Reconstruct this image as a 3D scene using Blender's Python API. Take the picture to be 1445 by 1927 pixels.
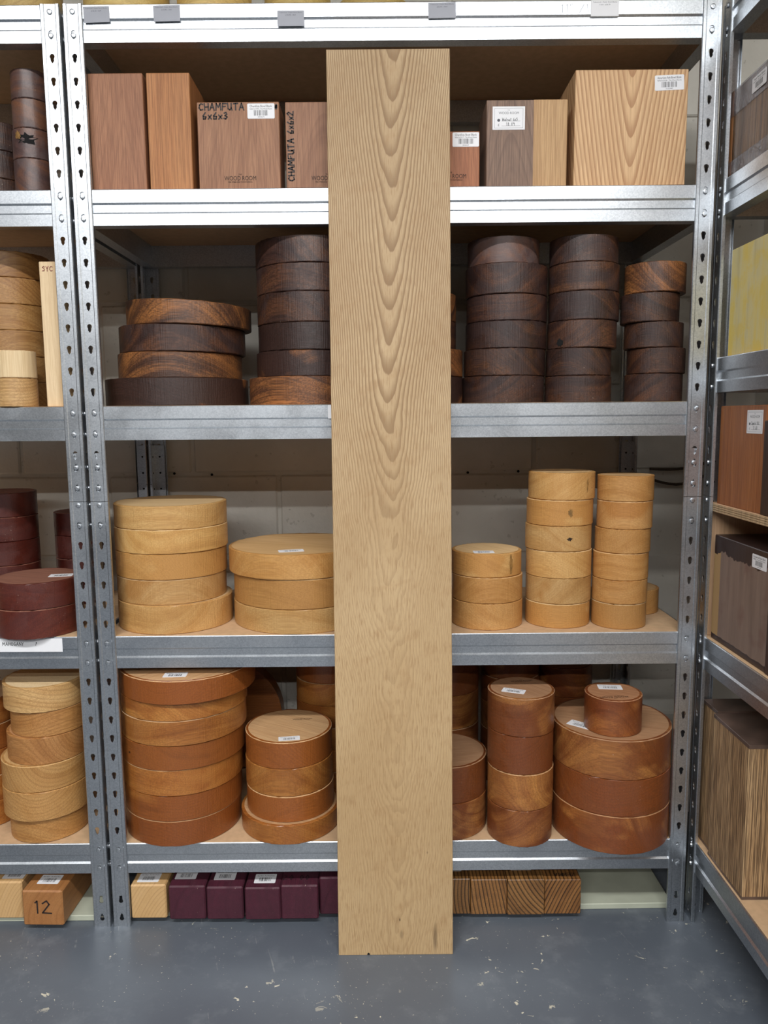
import bpy, bmesh, math, random
from mathutils import Matrix, Vector, noise
for o in list(bpy.data.objects): bpy.data.objects.remove(o)
SC = bpy.context.scene
COL = SC.collection
rad = math.radians

# ------------------------------------------------------------------ camera
F_PX, PITCH, YAW, ROLL = 1434.5, 0.12356, 0.0003, 0.0085
cam = bpy.data.cameras.new('camera'); cam_o = bpy.data.objects.new('camera', cam); COL.objects.link(cam_o)
cam.sensor_fit = 'HORIZONTAL'; cam.sensor_width = 36.0; cam.lens = 36.0 * F_PX / 1445.0
cam.clip_start = 0.02
_f = Vector((math.sin(YAW)*math.cos(PITCH), math.cos(YAW)*math.cos(PITCH), -math.sin(PITCH)))
_r = Vector((math.cos(YAW), -math.sin(YAW), 0)); _d = _f.cross(_r)
_r2 = math.cos(ROLL)*_r + math.sin(ROLL)*_d; _d2 = -math.sin(ROLL)*_r + math.cos(ROLL)*_d
cam_o.matrix_world = Matrix(((_r2.x, -_d2.x, -_f.x, -0.0265), (_r2.y, -_d2.y, -_f.y, -1.5832), (_r2.z, -_d2.z, -_f.z, 1.1286), (0, 0, 0, 1)))
SC.camera = cam_o

# ------------------------------------------------------------------ world, lamps, exposure
w = bpy.data.worlds.new('world'); SC.world = w; w.use_nodes = True
w.node_tree.nodes['Background'].inputs[0].default_value = (0.75, 0.82, 0.9, 1)
w.node_tree.nodes['Background'].inputs[1].default_value = 0.0
SC.view_settings.view_transform = 'Standard'; SC.view_settings.look = 'None'
SC.view_settings.exposure = -0.06; SC.view_settings.gamma = 1.0; SC.view_settings.use_curve_mapping = False
LAMPS = [  # rows of fluorescent tubes on the ceiling: x, y, length, watts
    (-0.1, -1.85, 3.0, 108.0), (-0.2, -3.65, 3.6, 92.0), (-0.4, -4.68, 3.6, 112.0)]
for lx, ly, ll, lw in LAMPS:
    ld = bpy.data.lights.new('ceiling_tube', 'AREA'); ld.shape = 'RECTANGLE'; ld.size = ll; ld.size_y = 0.12
    ld.energy = lw; ld.color = (0.99, 0.995, 1.0)
    lo = bpy.data.objects.new('ceiling_tube', ld); COL.objects.link(lo); lo.location = (lx, ly, 2.62)

# ------------------------------------------------------------------ helpers
def lin(c):
    return tuple(((v/255.0)/12.92 if v/255.0 <= 0.04045 else ((v/255.0+0.055)/1.055)**2.4) for v in c) + (1.0,)

def new_obj(name, mesh, parent=None, mats=(), loc=None, mat=None):
    o = bpy.data.objects.new(name, mesh); COL.objects.link(o)
    if mesh is not None:
        for m in mats:
            if len(mesh.materials) < len(mats): mesh.materials.append(m)
    if parent is not None: o.parent = parent
    if loc is not None: o.location = loc
    if mat is not None: o.matrix_local = mat
    return o

def tag(o, label, cat, group=None):
    o['label'] = label; o['category'] = cat
    if group: o['group'] = group
    return o

def mesh_from(verts, faces, smooth=False, name='m'):
    me = bpy.data.meshes.new(name); me.from_pydata(verts, [], faces); me.update()
    if smooth: me.polygons.foreach_set('use_smooth', [True]*len(me.polygons))
    return me

def box_mesh(w, d, h, bev=0.002, origin='base'):
    bm = bmesh.new(); bmesh.ops.create_cube(bm, size=1.0)
    for v in bm.verts: v.co = Vector((v.co.x*w, v.co.y*d, v.co.z*h + (h/2 if origin == 'base' else 0)))
    if bev > 0: bmesh.ops.bevel(bm, geom=list(bm.edges), offset=bev, segments=1, affect='EDGES', profile=0.5)
    me = bpy.data.meshes.new('box'); bm.to_mesh(me); bm.free(); return me

def frame(pos, right, up):
    r = Vector(right).normalized(); u = Vector(up).normalized(); n = r.cross(u)
    return Matrix(((r.x, u.x, n.x, pos[0]), (r.y, u.y, n.y, pos[1]), (r.z, u.z, n.z, pos[2]), (0, 0, 0, 1)))

# ------------------------------------------------------------------ materials
class NT:
    def __init__(s, name):
        s.m = bpy.data.materials.new(name); s.m.use_nodes = True; s.t = s.m.node_tree; s.t.nodes.clear()
        s.out = s.t.nodes.new('ShaderNodeOutputMaterial'); s.b = s.t.nodes.new('ShaderNodeBsdfPrincipled')
        s.t.links.new(s.b.outputs[0], s.out.inputs[0])
    def put(s, sock, v):
        if isinstance(v, bpy.types.NodeSocket): s.t.links.new(v, sock)
        elif v is not None: sock.default_value = v
    def n(s, kind, props=None, **ins):
        nd = s.t.nodes.new('ShaderNode'+kind)
        for k, v in (props or {}).items(): setattr(nd, k, v)
        for k, v in ins.items(): s.put(nd.inputs[int(k[1:]) if k[0] == '_' and k[1:].isdigit() else k.replace('_', ' ')], v)
        return nd
    def math(s, op, a, b=None, c=None, clamp=False):
        nd = s.t.nodes.new('ShaderNodeMath'); nd.operation = op; nd.use_clamp = clamp
        s.put(nd.inputs[0], a); s.put(nd.inputs[1], b)
        if c is not None: s.put(nd.inputs[2], c)
        return nd.outputs[0]
    def vec(s, x, y, z):
        nd = s.t.nodes.new('ShaderNodeCombineXYZ'); s.put(nd.inputs[0], x); s.put(nd.inputs[1], y); s.put(nd.inputs[2], z); return nd.outputs[0]
    def vmath(s, op, a, b=None):
        nd = s.t.nodes.new('ShaderNodeVectorMath'); nd.operation = op; s.put(nd.inputs[0], a); s.put(nd.inputs[1], b); return nd.outputs['Value' if op in ('LENGTH', 'DOT_PRODUCT') else 'Vector']
    def sep(s, v):
        nd = s.t.nodes.new('ShaderNodeSeparateXYZ'); s.put(nd.inputs[0], v); return nd.outputs
    def noise(s, v, scale, detail=3.0, rough=0.55, dist=0.0):
        nd = s.n('TexNoise', Vector=v, Scale=scale, Detail=detail, Roughness=rough, Distortion=dist); return nd.outputs[0]
    def ramp(s, f, stops, interp='LINEAR'):
        nd = s.t.nodes.new('ShaderNodeValToRGB'); s.put(nd.inputs[0], f); cr = nd.color_ramp; cr.interpolation = interp
        while len(cr.elements) > 1: cr.elements.remove(cr.elements[-1])
        cr.elements[0].position = stops[0][0]; cr.elements[0].color = stops[0][1]
        for p, c in stops[1:]:
            e = cr.elements.new(p); e.color = c
        return nd.outputs[0]
    def mix(s, f, a, b, mode='MIX'):
        nd = s.t.nodes.new('ShaderNodeMix'); nd.data_type = 'RGBA'; nd.blend_type = mode
        s.put(nd.inputs[0], f); s.put(nd.inputs[6], a); s.put(nd.inputs[7], b); return nd.outputs[2]
    def smooth(s, v, lo, hi):
        nd = s.t.nodes.new('ShaderNodeMapRange'); nd.interpolation_type = 'SMOOTHSTEP'
        s.put(nd.inputs[0], v); s.put(nd.inputs[1], lo); s.put(nd.inputs[2], hi); return nd.outputs[0]
    def bump(s, h, strength, dist=0.001):
        nd = s.n('Bump', Strength=strength, Distance=dist, Height=h); s.put(s.b.inputs['Normal'], nd.outputs[0])
    def fin(s, color, rough, metal=0.0, coat=0.0, spec=0.5, coat_rough=0.25):
        s.put(s.b.inputs['Base Color'], color); s.put(s.b.inputs['Roughness'], rough); s.put(s.b.inputs['Metallic'], metal)
        s.put(s.b.inputs['Coat Weight'], coat); s.put(s.b.inputs['Coat Roughness'], coat_rough); s.put(s.b.inputs['Specular IOR Level'], spec)
        return s.m

def wood(name, dark, mid, light, axis='X', ring=130.0, ringmix=0.5, fibre=0.35, patch=0.4, rough=0.5, coat=0.0,
         warp=0.012, pith=(0.0, -0.09), spread=0.1, wax=None, sap=None, saw=0.25, taper=0.0, ring_lo=0.55, sapat=(0.52, 0.56), patch_scale=7.0, irregular=1.0):
    """solid wood: growth rings round a pith line along `axis`, fibres along it, slow colour patches; object colour tints it"""
    t = NT(name); tc = t.n('TexCoord').outputs['Object']; info = t.n('ObjectInfo'); rnd = info.outputs['Random']; tint = info.outputs['Color']
    x, y, z = t.sep(tc)
    if axis == 'Z': x, y, z = z, x, y
    elif axis == 'Y': x, y, z = y, z, x
    r2 = t.math('FRACT', t.math('MULTIPLY', rnd, 17.31)); r3 = t.math('FRACT', t.math('MULTIPLY', rnd, 53.7))
    px = t.math('ADD', x, t.math('MULTIPLY', rnd, 9.0))
    py = t.math('ADD', y, t.math('MULTIPLY_ADD', r2, spread*2, pith[0]-spread))
    pz = t.math('ADD', z, t.math('MULTIPLY_ADD', r3, -spread, pith[1]))
    low = t.vec(t.math('MULTIPLY', px, 2.5), t.math('MULTIPLY', py, 9.0), t.math('MULTIPLY', pz, 9.0))
    nz = t.noise(low, 1.3, 2.0)
    lw = t.noise(low, 0.55, 1.0)
    r = t.vmath('LENGTH', t.vec(0.0, py, pz))
    r = t.math('ADD', r, t.math('MULTIPLY', t.math('SUBTRACT', lw, 0.5), warp*5))
    if taper: r = t.math('MULTIPLY_ADD', x, taper, r)
    fr = t.math('FRACT', t.math('MULTIPLY', r, ring))
    line = t.math('MULTIPLY', t.smooth(fr, ring_lo, 0.93), t.math('SUBTRACT', 1.0, t.smooth(fr, 0.95, 1.0)))
    jit = t.noise(t.vec(t.math('MULTIPLY', r, ring*0.9), t.math('MULTIPLY', px, 1.2), 0.0), 1.0, 3.0, 0.6)    # no two rings alike
    line = t.math('MULTIPLY', line, t.math('MULTIPLY_ADD', t.smooth(jit, 0.25, 0.65), irregular, 1.0-irregular))
    fib = t.noise(t.vec(t.math('MULTIPLY', px, 12.0), t.math('MULTIPLY', py, 520.0), t.math('MULTIPLY', pz, 520.0)), 1.0, 3.0, 0.6)
    band = t.noise(t.vec(t.math('MULTIPLY', r, 46.0), t.math('MULTIPLY', px, 1.6), 7.0), 1.0, 3.0, 0.6, 0.4)
    pat = t.math('ADD', t.math('MULTIPLY', band, 0.65), t.math('MULTIPLY', t.noise(low, patch_scale*0.35, 3.0, 0.55, 0.6), 0.35))
    c = t.mix(t.math('MULTIPLY', t.smooth(pat, 0.40, 0.62), patch), mid, light)
    if sap is not None:
        c = t.mix(t.smooth(t.math('ADD', t.math('MULTIPLY', nz, 0.7), t.math('MULTIPLY', rnd, 0.35)), sapat[0], sapat[1]), c, sap)
    c = t.mix(t.math('MULTIPLY', t.smooth(pat, 0.48, 0.32), patch*0.5), c, dark)
    c = t.mix(t.math('MULTIPLY', line, ringmix), c, dark)
    c = t.mix(t.math('MULTIPLY', t.smooth(fib, 0.60, 0.40), fibre), c, dark)
    c = t.mix(1.0, c, tint, 'MULTIPLY')
    rg = rough
    if wax is not None:
        wn = t.noise(tc, 19.0, 4.0, 0.6, 0.4); wm = t.smooth(wn, 0.46, 0.62)
        c = t.mix(t.math('MULTIPLY', wm, wax[1]), c, wax[0])
        sp = t.smooth(t.noise(tc, 260.0, 2.0), 0.735, 0.77); sp = t.math('MULTIPLY', sp, t.smooth(t.noise(tc, 14.0, 1.0), 0.5, 0.62))
        c = t.mix(t.math('MULTIPLY', sp, 0.6), c, lin((205, 190, 170)))
        rg = t.math('MULTIPLY_ADD', wm, 0.16, rough)
    sx, sy, sz = t.sep(tc); ang = t.math('ARCTAN2', sy, sx)
    sawn = t.noise(t.vec(t.math('MULTIPLY', ang, 26.0), t.math('MULTIPLY', sz, 6.0), 0.0), 2.0, 2.0)
    lump = t.noise(tc, 60.0, 3.0)
    t.bump(t.math('ADD', t.math('MULTIPLY', fib, 0.5), t.math('ADD', t.math('MULTIPLY', sawn, saw*2), lump)), 0.35, 0.0012)
    return t.fin(c, rg, coat=coat)

def steel():
    t = NT('galvanised_steel'); tc = t.n('TexCoord').outputs['Object']
    v = t.n('TexVoronoi', Vector=tc, Scale=420.0).outputs['Color']; vr = t.sep(v)[0]
    big = t.noise(tc, 9.0, 4.0); grit = t.noise(tc, 900.0, 2.0)
    c = t.mix(vr, lin((190, 195, 200)), lin((212, 216, 220)))
    c = t.mix(t.math('MULTIPLY', t.smooth(big, 0.45, 0.75), 0.35), c, lin((182, 187, 192)))
    rg = t.math('MULTIPLY_ADD', t.smooth(big, 0.35, 0.7), 0.10, 0.35)
    return t.fin(c, rg, metal=1.0)

def plain(name, c, rough=0.6, metal=0.0, vary=0.08, scale=30.0, coat=0.0):
    t = NT(name); tc = t.n('TexCoord').outputs['Object']; nz = t.noise(tc, scale, 3.0)
    d = tuple(max(0, q*(1-vary*2)) for q in c[:3]) + (1,)
    return t.fin(t.mix(t.smooth(nz, 0.3, 0.7), d, c), rough, metal=metal, coat=coat)

def oak_mat():
    t = NT('oak'); tc = t.n('TexCoord').outputs['Object']; x, y, z = t.sep(tc)
    wob = t.noise(t.vec(t.math('MULTIPLY', x, 5.0), 0.0, t.math('MULTIPLY', z, 2.3)), 1.6, 3.0)
    xc = t.math('ADD', x, t.math('MULTIPLY', t.math('SUBTRACT', t.noise(t.vec(0.0, 3.3, z), 2.2, 1.0), 0.5), 0.05))
    fine = t.noise(t.vec(t.math('MULTIPLY', x, 90.0), 0.0, t.math('MULTIPLY', z, 16.0)), 1.0, 2.0)
    au = t.math('ABSOLUTE', xc)
    u = t.math('MULTIPLY', au, t.math('MULTIPLY_ADD', au, 8.0, 1.3))
    r = t.math('SQRT', t.math('MULTIPLY_ADD', u, u, 0.0016))
    r = t.math('MULTIPLY_ADD', z, -0.2, r)               # the rings narrow to nested Vs down the plank
    lowmask = t.smooth(z, 1.25, 0.75)
    r = t.math('ADD', r, t.math('MULTIPLY', t.math('SUBTRACT', wob, 0.5), t.math('MULTIPLY_ADD', lowmask, 0.11, 0.028)))
    r = t.math('ADD', r, t.math('MULTIPLY', t.math('SUBTRACT', fine, 0.5), 0.003))
    fr = t.math('FRACT', t.math('MULTIPLY', r, 84.0))
    line = t.math('MULTIPLY', t.smooth(fr, 0.3, 0.92), t.math('SUBTRACT', 1.0, t.smooth(fr, 0.93, 1.0)))
    pores = t.noise(t.vec(t.math('MULTIPLY', x, 520.0), t.math('MULTIPLY', y, 520.0), t.math('MULTIPLY', z, 34.0)), 1.0, 2.0, 0.6)
    pore = t.smooth(pores, 0.5, 0.66)
    ray = t.noise(t.vec(t.math('MULTIPLY_ADD', x, 11.0, t.math('MULTIPLY', z, 9.0)), 0.0, t.math('MULTIPLY', t.math('SUBTRACT', z, t.math('MULTIPLY', x, 0.6)), 26.0)), 1.0, 3.0)
    cloud = t.noise(t.vec(t.math('MULTIPLY', x, 6.0), 1.7, t.math('MULTIPLY', z, 3.0)), 1.0, 2.0)
    c = t.mix(t.smooth(cloud, 0.3, 0.7), lin((196, 170, 132)), lin((178, 150, 112)))
    c = t.mix(t.math('MULTIPLY', t.smooth(z, 1.4, 0.4), 0.45), c, lin((192, 158, 110)))
    c = t.mix(t.math('MULTIPLY', t.smooth(ray, 0.52, 0.7), 0.28), c, lin((168, 132, 90)))
    amt = t.math('MULTIPLY_ADD', t.math('SUBTRACT', 1.0, lowmask), 0.60, 0.22)
    c = t.mix(t.math('MULTIPLY', line, amt), c, lin((132, 101, 66)))
    c = t.mix(t.math('MULTIPLY', pore, 0.48), c, lin((148, 112, 72)))
    # two small dark knots and a bark streak near the foot of the plank
    for kx, kz, sx, sz, a in ((0.0085, 0.078, 0.0016, 0.004, 0.9), (0.012, 0.045, 0.004, 0.010, 0.35), (0.083, 0.037, 0.0045, 0.032, 0.5), (0.067, 0.225, 0.002, 0.003, 0.4)):
        dx = t.math('DIVIDE', t.math('SUBTRACT', x, kx), sx); dz = t.math('DIVIDE', t.math('SUBTRACT', z, kz), sz)
        dd = t.math('SQRT', t.math('ADD', t.math('MULTIPLY', dx, dx), t.math('MULTIPLY', dz, dz)))
        dd = t.math('ADD', dd, t.math('MULTIPLY', fine, 0.8))
        c = t.mix(t.math('MULTIPLY', t.smooth(dd, 1.7, 0.7), a), c, lin((62, 44, 28)))
    t.bump(t.math('SUBTRACT', 1.0, t.math('ADD', t.math('MULTIPLY', pore, 0.6), t.math('MULTIPLY', line, 0.4))), 0.25, 0.0006)
    return t.fin(c, 0.62)

def floor_mat():
    t = NT('painted_concrete_floor'); tc = t.n('TexCoord').outputs['Object']
    a = t.noise(tc, 2.2, 4.0); b = t.noise(tc, 16.0, 4.0, 0.65)
    c = t.mix(t.smooth(a, 0.3, 0.7), lin((86, 92, 101)), lin((97, 104, 112)))
    c = t.mix(t.math('MULTIPLY', t.smooth(b, 0.5, 0.75), 0.25), c, lin((140, 146, 150)))
    zone = t.smooth(t.noise(tc, 3.4, 2.0), 0.50, 0.58)
    chip = t.smooth(t.noise(tc, 36.0, 4.0, 0.68, 0.6), 0.655, 0.668)
    chip2 = t.math('MULTIPLY', t.smooth(t.noise(tc, 170.0, 2.0, 0.6), 0.70, 0.715), t.smooth(t.noise(tc, 6.0, 2.0), 0.42, 0.55))
    xs, ys, zs = t.sep(tc)
    scr = t.noise(t.vec(t.math('MULTIPLY_ADD', xs, 130.0, t.math('MULTIPLY', ys, 40.0)), t.math('MULTIPLY', t.math('SUBTRACT', ys, t.math('MULTIPLY', xs, 0.3)), 5.0), 0.0), 1.0, 2.0)
    scr = t.math('MULTIPLY', t.smooth(scr, 0.66, 0.74), t.smooth(b, 0.5, 0.6))
    m = t.math('MAXIMUM', t.math('MULTIPLY', chip, zone), t.math('MULTIPLY', chip2, 0.9), clamp=True)
    c = t.mix(t.math('MULTIPLY', scr, 0.4), c, lin((170, 170, 165)))
    c = t.mix(m, c, lin((206, 200, 180)))
    t.bump(t.math('ADD', t.math('MULTIPLY', t.noise(tc, 90.0, 3.0), 0.5), t.math('MULTIPLY', m, -0.8)), 0.18, 0.001)
    return t.fin(c, t.math('MULTIPLY_ADD', b, 0.22, 0.24), spec=0.5)

def wall_mat():
    t = NT('painted_blockwork'); tc = t.n('TexCoord').outputs['Object']; rnd = t.n('ObjectInfo').outputs['Random']
    p = t.vmath('ADD', tc, t.vec(t.math('MULTIPLY', rnd, 5.0), 0.0, t.math('MULTIPLY', rnd, 3.0)))
    a = t.noise(p, 8.0, 4.0); pit = t.noise(p, 75.0, 4.0, 0.6); hole = t.smooth(t.noise(p, 48.0, 2.0), 0.68, 0.74)
    c = t.mix(t.smooth(a, 0.3, 0.7), lin((212, 208, 197)), lin((222, 218, 208)))
    c = t.mix(t.math('MULTIPLY', hole, 0.25), c, lin((120, 112, 98)))
    t.bump(t.math('SUBTRACT', pit, t.math('MULTIPLY', hole, 0.6)), 0.5, 0.0025)
    return t.fin(c, 0.8)

def wax_block_mat():
    t = NT('waxed_block_wood'); tc = t.n('TexCoord').outputs['Object']; x, y, z = t.sep(tc)
    st = t.noise(t.vec(t.math('MULTIPLY', x, 60.0), t.math('MULTIPLY', y, 60.0), t.math('MULTIPLY', z, 5.0)), 1.0, 3.0)
    pt = t.noise(tc, 16.0, 3.0)
    c = t.mix(st, lin((104, 86, 76)), lin((150, 128, 114))); c = t.mix(t.math('MULTIPLY', t.smooth(pt, 0.5, 0.7), 0.4), c, lin((104, 66, 58)))
    c = t.mix(t.smooth(t.math('ADD', y, t.math('MULTIPLY', pt, 0.004)), 0.086, 0.0875), c, lin((172, 138, 92)))
    edge = t.math('ADD', z, t.math('MULTIPLY', t.noise(t.vec(t.math('MULTIPLY', y, 22.0), 0.0, 0.0), 1.0, 3.0, 0.6), -0.055))
    low = t.math('ADD', z, t.math('MULTIPLY', t.noise(t.vec(t.math('MULTIPLY', y, 40.0), 2.0, 0.0), 1.0, 3.0), 0.01))
    wax = t.math('MAXIMUM', t.smooth(edge, 0.158, 0.1595), t.smooth(low, 0.018, 0.0165))
    c = t.mix(wax, c, lin((58, 42, 38))); t.bump(t.math('ADD', wax, st), 0.4, 0.0012)
    return t.fin(c, t.math('MULTIPLY_ADD', wax, -0.25, 0.62))

M = {}
M['steel'] = steel(); M['oak'] = oak_mat(); M['floor'] = floor_mat(); M['wall'] = wall_mat(); M['waxblock'] = wax_block_mat()
M['roomside'] = plain('unseen_dark_wall', lin((84, 70, 56)), 0.9, vary=0.2, scale=3.0)  # unseen room walls, made dark brown to cut the bounced light
M['ceiling'] = plain('ceiling_paint', lin((120, 120, 118)), 0.9, vary=0.03)
M['mdf'] = plain('shelf_board', lin((206, 172, 134)), 0.7, vary=0.06, scale=60.0)
M['plinth'] = plain('pale_painted_board', lin((192, 196, 176)), 0.6, vary=0.08, scale=9.0)
M['paper'] = plain('white_paper', lin((238, 238, 240)), 0.6, vary=0.01)
M['card'] = plain('grey_card', lin((166, 168, 176)), 0.55, vary=0.02)
M['ink'] = plain('black_ink', lin((28, 27, 30)), 0.6, vary=0.1)
M['greyink'] = plain('grey_ink', lin((84, 86, 92)), 0.6, vary=0.05)
M['marker'] = plain('marker_pen', lin((48, 38, 36)), 0.6, vary=0.2)
M['redpen'] = plain('red_pen', lin((140, 52, 52)), 0.6, vary=0.1)
M['burn'] = plain('burnt_stamp', lin((52, 32, 22)), 0.7, vary=0.2)
M['dark'] = plain('dark_hole', lin((14, 13, 12)), 0.9)
M['cable'] = plain('brown_cable', lin((74, 60, 46)), 0.6)
M['ply'] = wood('plywood_face', lin((160, 118, 84)), lin((206, 166, 128)), lin((216, 182, 146)), axis='Z', ring=60, ringmix=0.2, fibre=0.3, patch=0.4, rough=0.65)
M['plyedge'] = plain('plywood_edge', lin((208, 178, 138)), 0.7, vary=0.2, scale=120.0)
M['film'] = None
def film_mat():
    t = NT('stretch_film'); tc = t.n('TexCoord').outputs['Object']
    wr = t.noise(tc, 70.0, 3.0, 0.6, 1.5); t.bump(wr, 0.9, 0.004)
    t.b.inputs['Alpha'].default_value = 0.42
    return t.fin(t.mix(t.smooth(wr, 0.45, 0.62), lin((112, 108, 112)), lin((176, 172, 178))), 0.2, coat=0.6)
M['film'] = film_mat()
RAWWAX = lin((120, 80, 55))
M['rose'] = wood('rosewood_waxed', lin((28, 18, 15)), lin((62, 40, 34)), lin((124, 78, 48)), ring=170, ringmix=0.4, fibre=0.5, patch=0.5, rough=0.42, coat=0.12, wax=(lin((58, 42, 40)), 0.5), warp=0.014, spread=0.07, saw=1.2)
M['rosebrown'] = wood('rosewood_brown', lin((36, 23, 18)), lin((92, 58, 40)), lin((168, 108, 60)), ring=130, ringmix=0.45, fibre=0.5, patch=0.95, rough=0.44, coat=0.1, sap=lin((60, 39, 33)), sapat=(0.5, 0.56), warp=0.014, spread=0.06, saw=1.0)
M['maple'] = wood('maple', lin((152, 104, 54)), lin((196, 150, 90)), lin((214, 174, 116)), ring=230, ringmix=0.16, fibre=0.30, patch=0.7, rough=0.42, coat=0.1, warp=0.012, sap=lin((190, 140, 80)), sapat=(0.55, 0.62), saw=1.2, ring_lo=0.3)
M['maple_raw'] = wood('maple_raw', lin((176, 138, 92)), lin((214, 182, 134)), lin((224, 194, 150)), ring=90, ringmix=0.25, fibre=0.3, patch=0.4, rough=0.65)
M['cherry'] = wood('cherry_waxed', lin((104, 58, 24)), lin((170, 106, 48)), lin((194, 134, 68)), ring=190, ringmix=0.2, fibre=0.32, patch=0.75, rough=0.36, coat=0.22, warp=0.012, sap=lin((152, 89, 40)), sapat=(0.45, 0.52), saw=0.9, ring_lo=0.3)
M['cherry_raw'] = wood('cherry_raw', lin((160, 116, 78)), lin((208, 170, 126)), lin((216, 184, 142)), ring=70, ringmix=0.3, fibre=0.35, patch=0.4, rough=0.65)
M['redcherry'] = wood('red_cherry_waxed', lin((80, 44, 21)), lin((138, 82, 43)), lin((184, 126, 68)), ring=150, ringmix=0.2, fibre=0.32, patch=0.8, rough=0.36, coat=0.22, warp=0.013, sap=lin((128, 71, 35)), sapat=(0.42, 0.5), wax=(lin((118, 70, 40)), 0.18), saw=0.6, ring_lo=0.35)
M['redraw'] = wood('red_cherry_raw', lin((136, 92, 62)), lin((180, 140, 104)), lin((192, 154, 118)), ring=70, ringmix=0.25, fibre=0.35, patch=0.4, rough=0.65)
M['mahog'] = wood('mahogany_waxed', lin((44, 16, 12)), lin((92, 38, 28)), lin((112, 52, 36)), ring=70, ringmix=0.2, fibre=0.3, patch=0.5, rough=0.36, coat=0.3, wax=(lin((84, 40, 34)), 0.4), saw=0.4)
M['mahograw'] = wood('mahogany_raw', lin((96, 56, 44)), lin((148, 98, 78)), lin((160, 112, 90)), ring=50, ringmix=0.15, fibre=0.4, patch=0.3, rough=0.7)
M['mixed'] = wood('mixed_pale_waxed', lin((130, 88, 47)), lin((192, 150, 97)), lin((210, 174, 122)), ring=130, ringmix=0.4, fibre=0.35, patch=0.6, rough=0.47, coat=0.08, warp=0.012, spread=0.06, ring_lo=0.4)
M['chamfuta'] = wood('chamfuta', lin((104, 66, 45)), lin((158, 112, 82)), lin((178, 132, 98)), axis='Z', ring=90, ringmix=0.22, fibre=0.42, patch=0.5, rough=0.6, warp=0.014, taper=0.2, pith=(0.0, 0.07), spread=0.03)
M['orangewood'] = wood('orange_hardwood', lin((120, 72, 36)), lin((178, 118, 70)), lin((190, 134, 84)), axis='Z', ring=60, ringmix=0.2, fibre=0.5, patch=0.6, rough=0.6, warp=0.02)
M['ash'] = wood('ash', lin((158, 108, 68)), lin((222, 184, 138)), lin((230, 196, 152)), axis='Z', ring=120, ringmix=0.72, fibre=0.3, patch=0.3, rough=0.6, warp=0.003, pith=(0.0, 0.092), spread=0.0, taper=-0.15, ring_lo=0.25, irregular=0.3)
M['walnut'] = wood('walnut', lin((76, 56, 48)), lin((136, 108, 90)), lin((152, 124, 104)), axis='Z', ring=90, ringmix=0.4, fibre=0.5, patch=0.5, rough=0.6, warp=0.014, pith=(0.03, 0.09), spread=0.0, taper=0.2)
M['walnutsap'] = wood('walnut_sapwood', lin((150, 110, 70)), lin((196, 158, 112)), lin((206, 170, 124)), axis='Z', ring=110, ringmix=0.4, fibre=0.5, patch=0.4, rough=0.6, warp=0.004, pith=(0.3, -0.1), spread=0.0)
M['sycamore'] = wood('sycamore', lin((188, 150, 106)), lin((226, 198, 156)), lin((234, 210, 172)), axis='Z', ring=50, ringmix=0.2, fibre=0.3, patch=0.5, rough=0.6)
M['pale'] = wood('pale_square', lin((156, 110, 62)), lin((206, 166, 113)), lin((218, 182, 132)), axis='Y', ring=150, ringmix=0.4, fibre=0.1, patch=0.4, rough=0.55, pith=(0.06, -0.1), spread=0.02)
M['tan'] = wood('tan_square', lin((116, 72, 38)), lin((166, 112, 64)), lin((178, 126, 76)), axis='Y', ring=90, ringmix=0.25, fibre=0.2, patch=0.6, rough=0.5)
M['purple'] = wood('purpleheart', lin((34, 12, 20)), lin((76, 28, 44)), lin((90, 38, 54)), axis='Y', ring=60, ringmix=0.15, fibre=0.3, patch=0.4, rough=0.6, wax=(lin((64, 25, 38)), 0.4))
M['zebra'] = wood('zebrano', lin((28, 18, 11)), lin((138, 96, 52)), lin((172, 126, 74)), axis='Y', ring=125, ringmix=1.0, fibre=0.25, patch=0.5, rough=0.42, coat=0.12, warp=0.006, pith=(0.0, -0.24), spread=0.22, ring_lo=0.45, irregular=0.5)
M['stripe'] = wood('striped_hardwood', lin((64, 44, 28)), lin((184, 148, 106)), lin((210, 176, 132)), axis='Z', ring=150, ringmix=0.8, fibre=0.75, patch=0.6, rough=0.6, warp=0.006, pith=(0.25, 0.3), spread=0.03, ring_lo=0.7)
M['darktop'] = plain('dark_end_wax', lin((108, 88, 78)), 0.4, vary=0.25, scale=14.0, coat=0.2)
M['teak'] = wood('figured_brown', lin((56, 38, 24)), lin((124, 92, 60)), lin((146, 112, 76)), axis='Z', ring=50, ringmix=0.7, fibre=0.4, patch=0.5, rough=0.45, warp=0.04)
M['sapele'] = wood('red_brown_block', lin((104, 54, 26)), lin((160, 98, 54)), lin((176, 114, 66)), axis='Z', ring=60, ringmix=0.2, fibre=0.4, patch=0.6, rough=0.5, coat=0.1)
M['wenge'] = wood('dark_block', lin((34, 24, 20)), lin((66, 46, 38)), lin((78, 56, 46)), axis='Z', ring=80, ringmix=0.4, fibre=0.5, patch=0.4, rough=0.5)
M['yellow'] = wood('yellow_block', lin((186, 166, 104)), lin((222, 208, 150)), lin((234, 206, 96)), axis='Z', ring=30, ringmix=0.0, fibre=0.06, patch=0.9, rough=0.45, coat=0.1, patch_scale=9.0, wax=(lin((232, 202, 90)), 0.5))
M['greywax'] = wood('grey_waxed', lin((40, 26, 26)), lin((92, 70, 66)), lin((128, 84, 58)), ring=60, ringmix=0.2, fibre=0.2, patch=0.8, rough=0.42, coat=0.15, wax=(lin((98, 84, 82)), 0.5))
M['poplar'] = wood('poplar', lin((150, 118, 62)), lin((206, 176, 108)), lin((216, 192, 132)), ring=70, ringmix=0.35, fibre=0.3, patch=0.5, rough=0.6)

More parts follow.
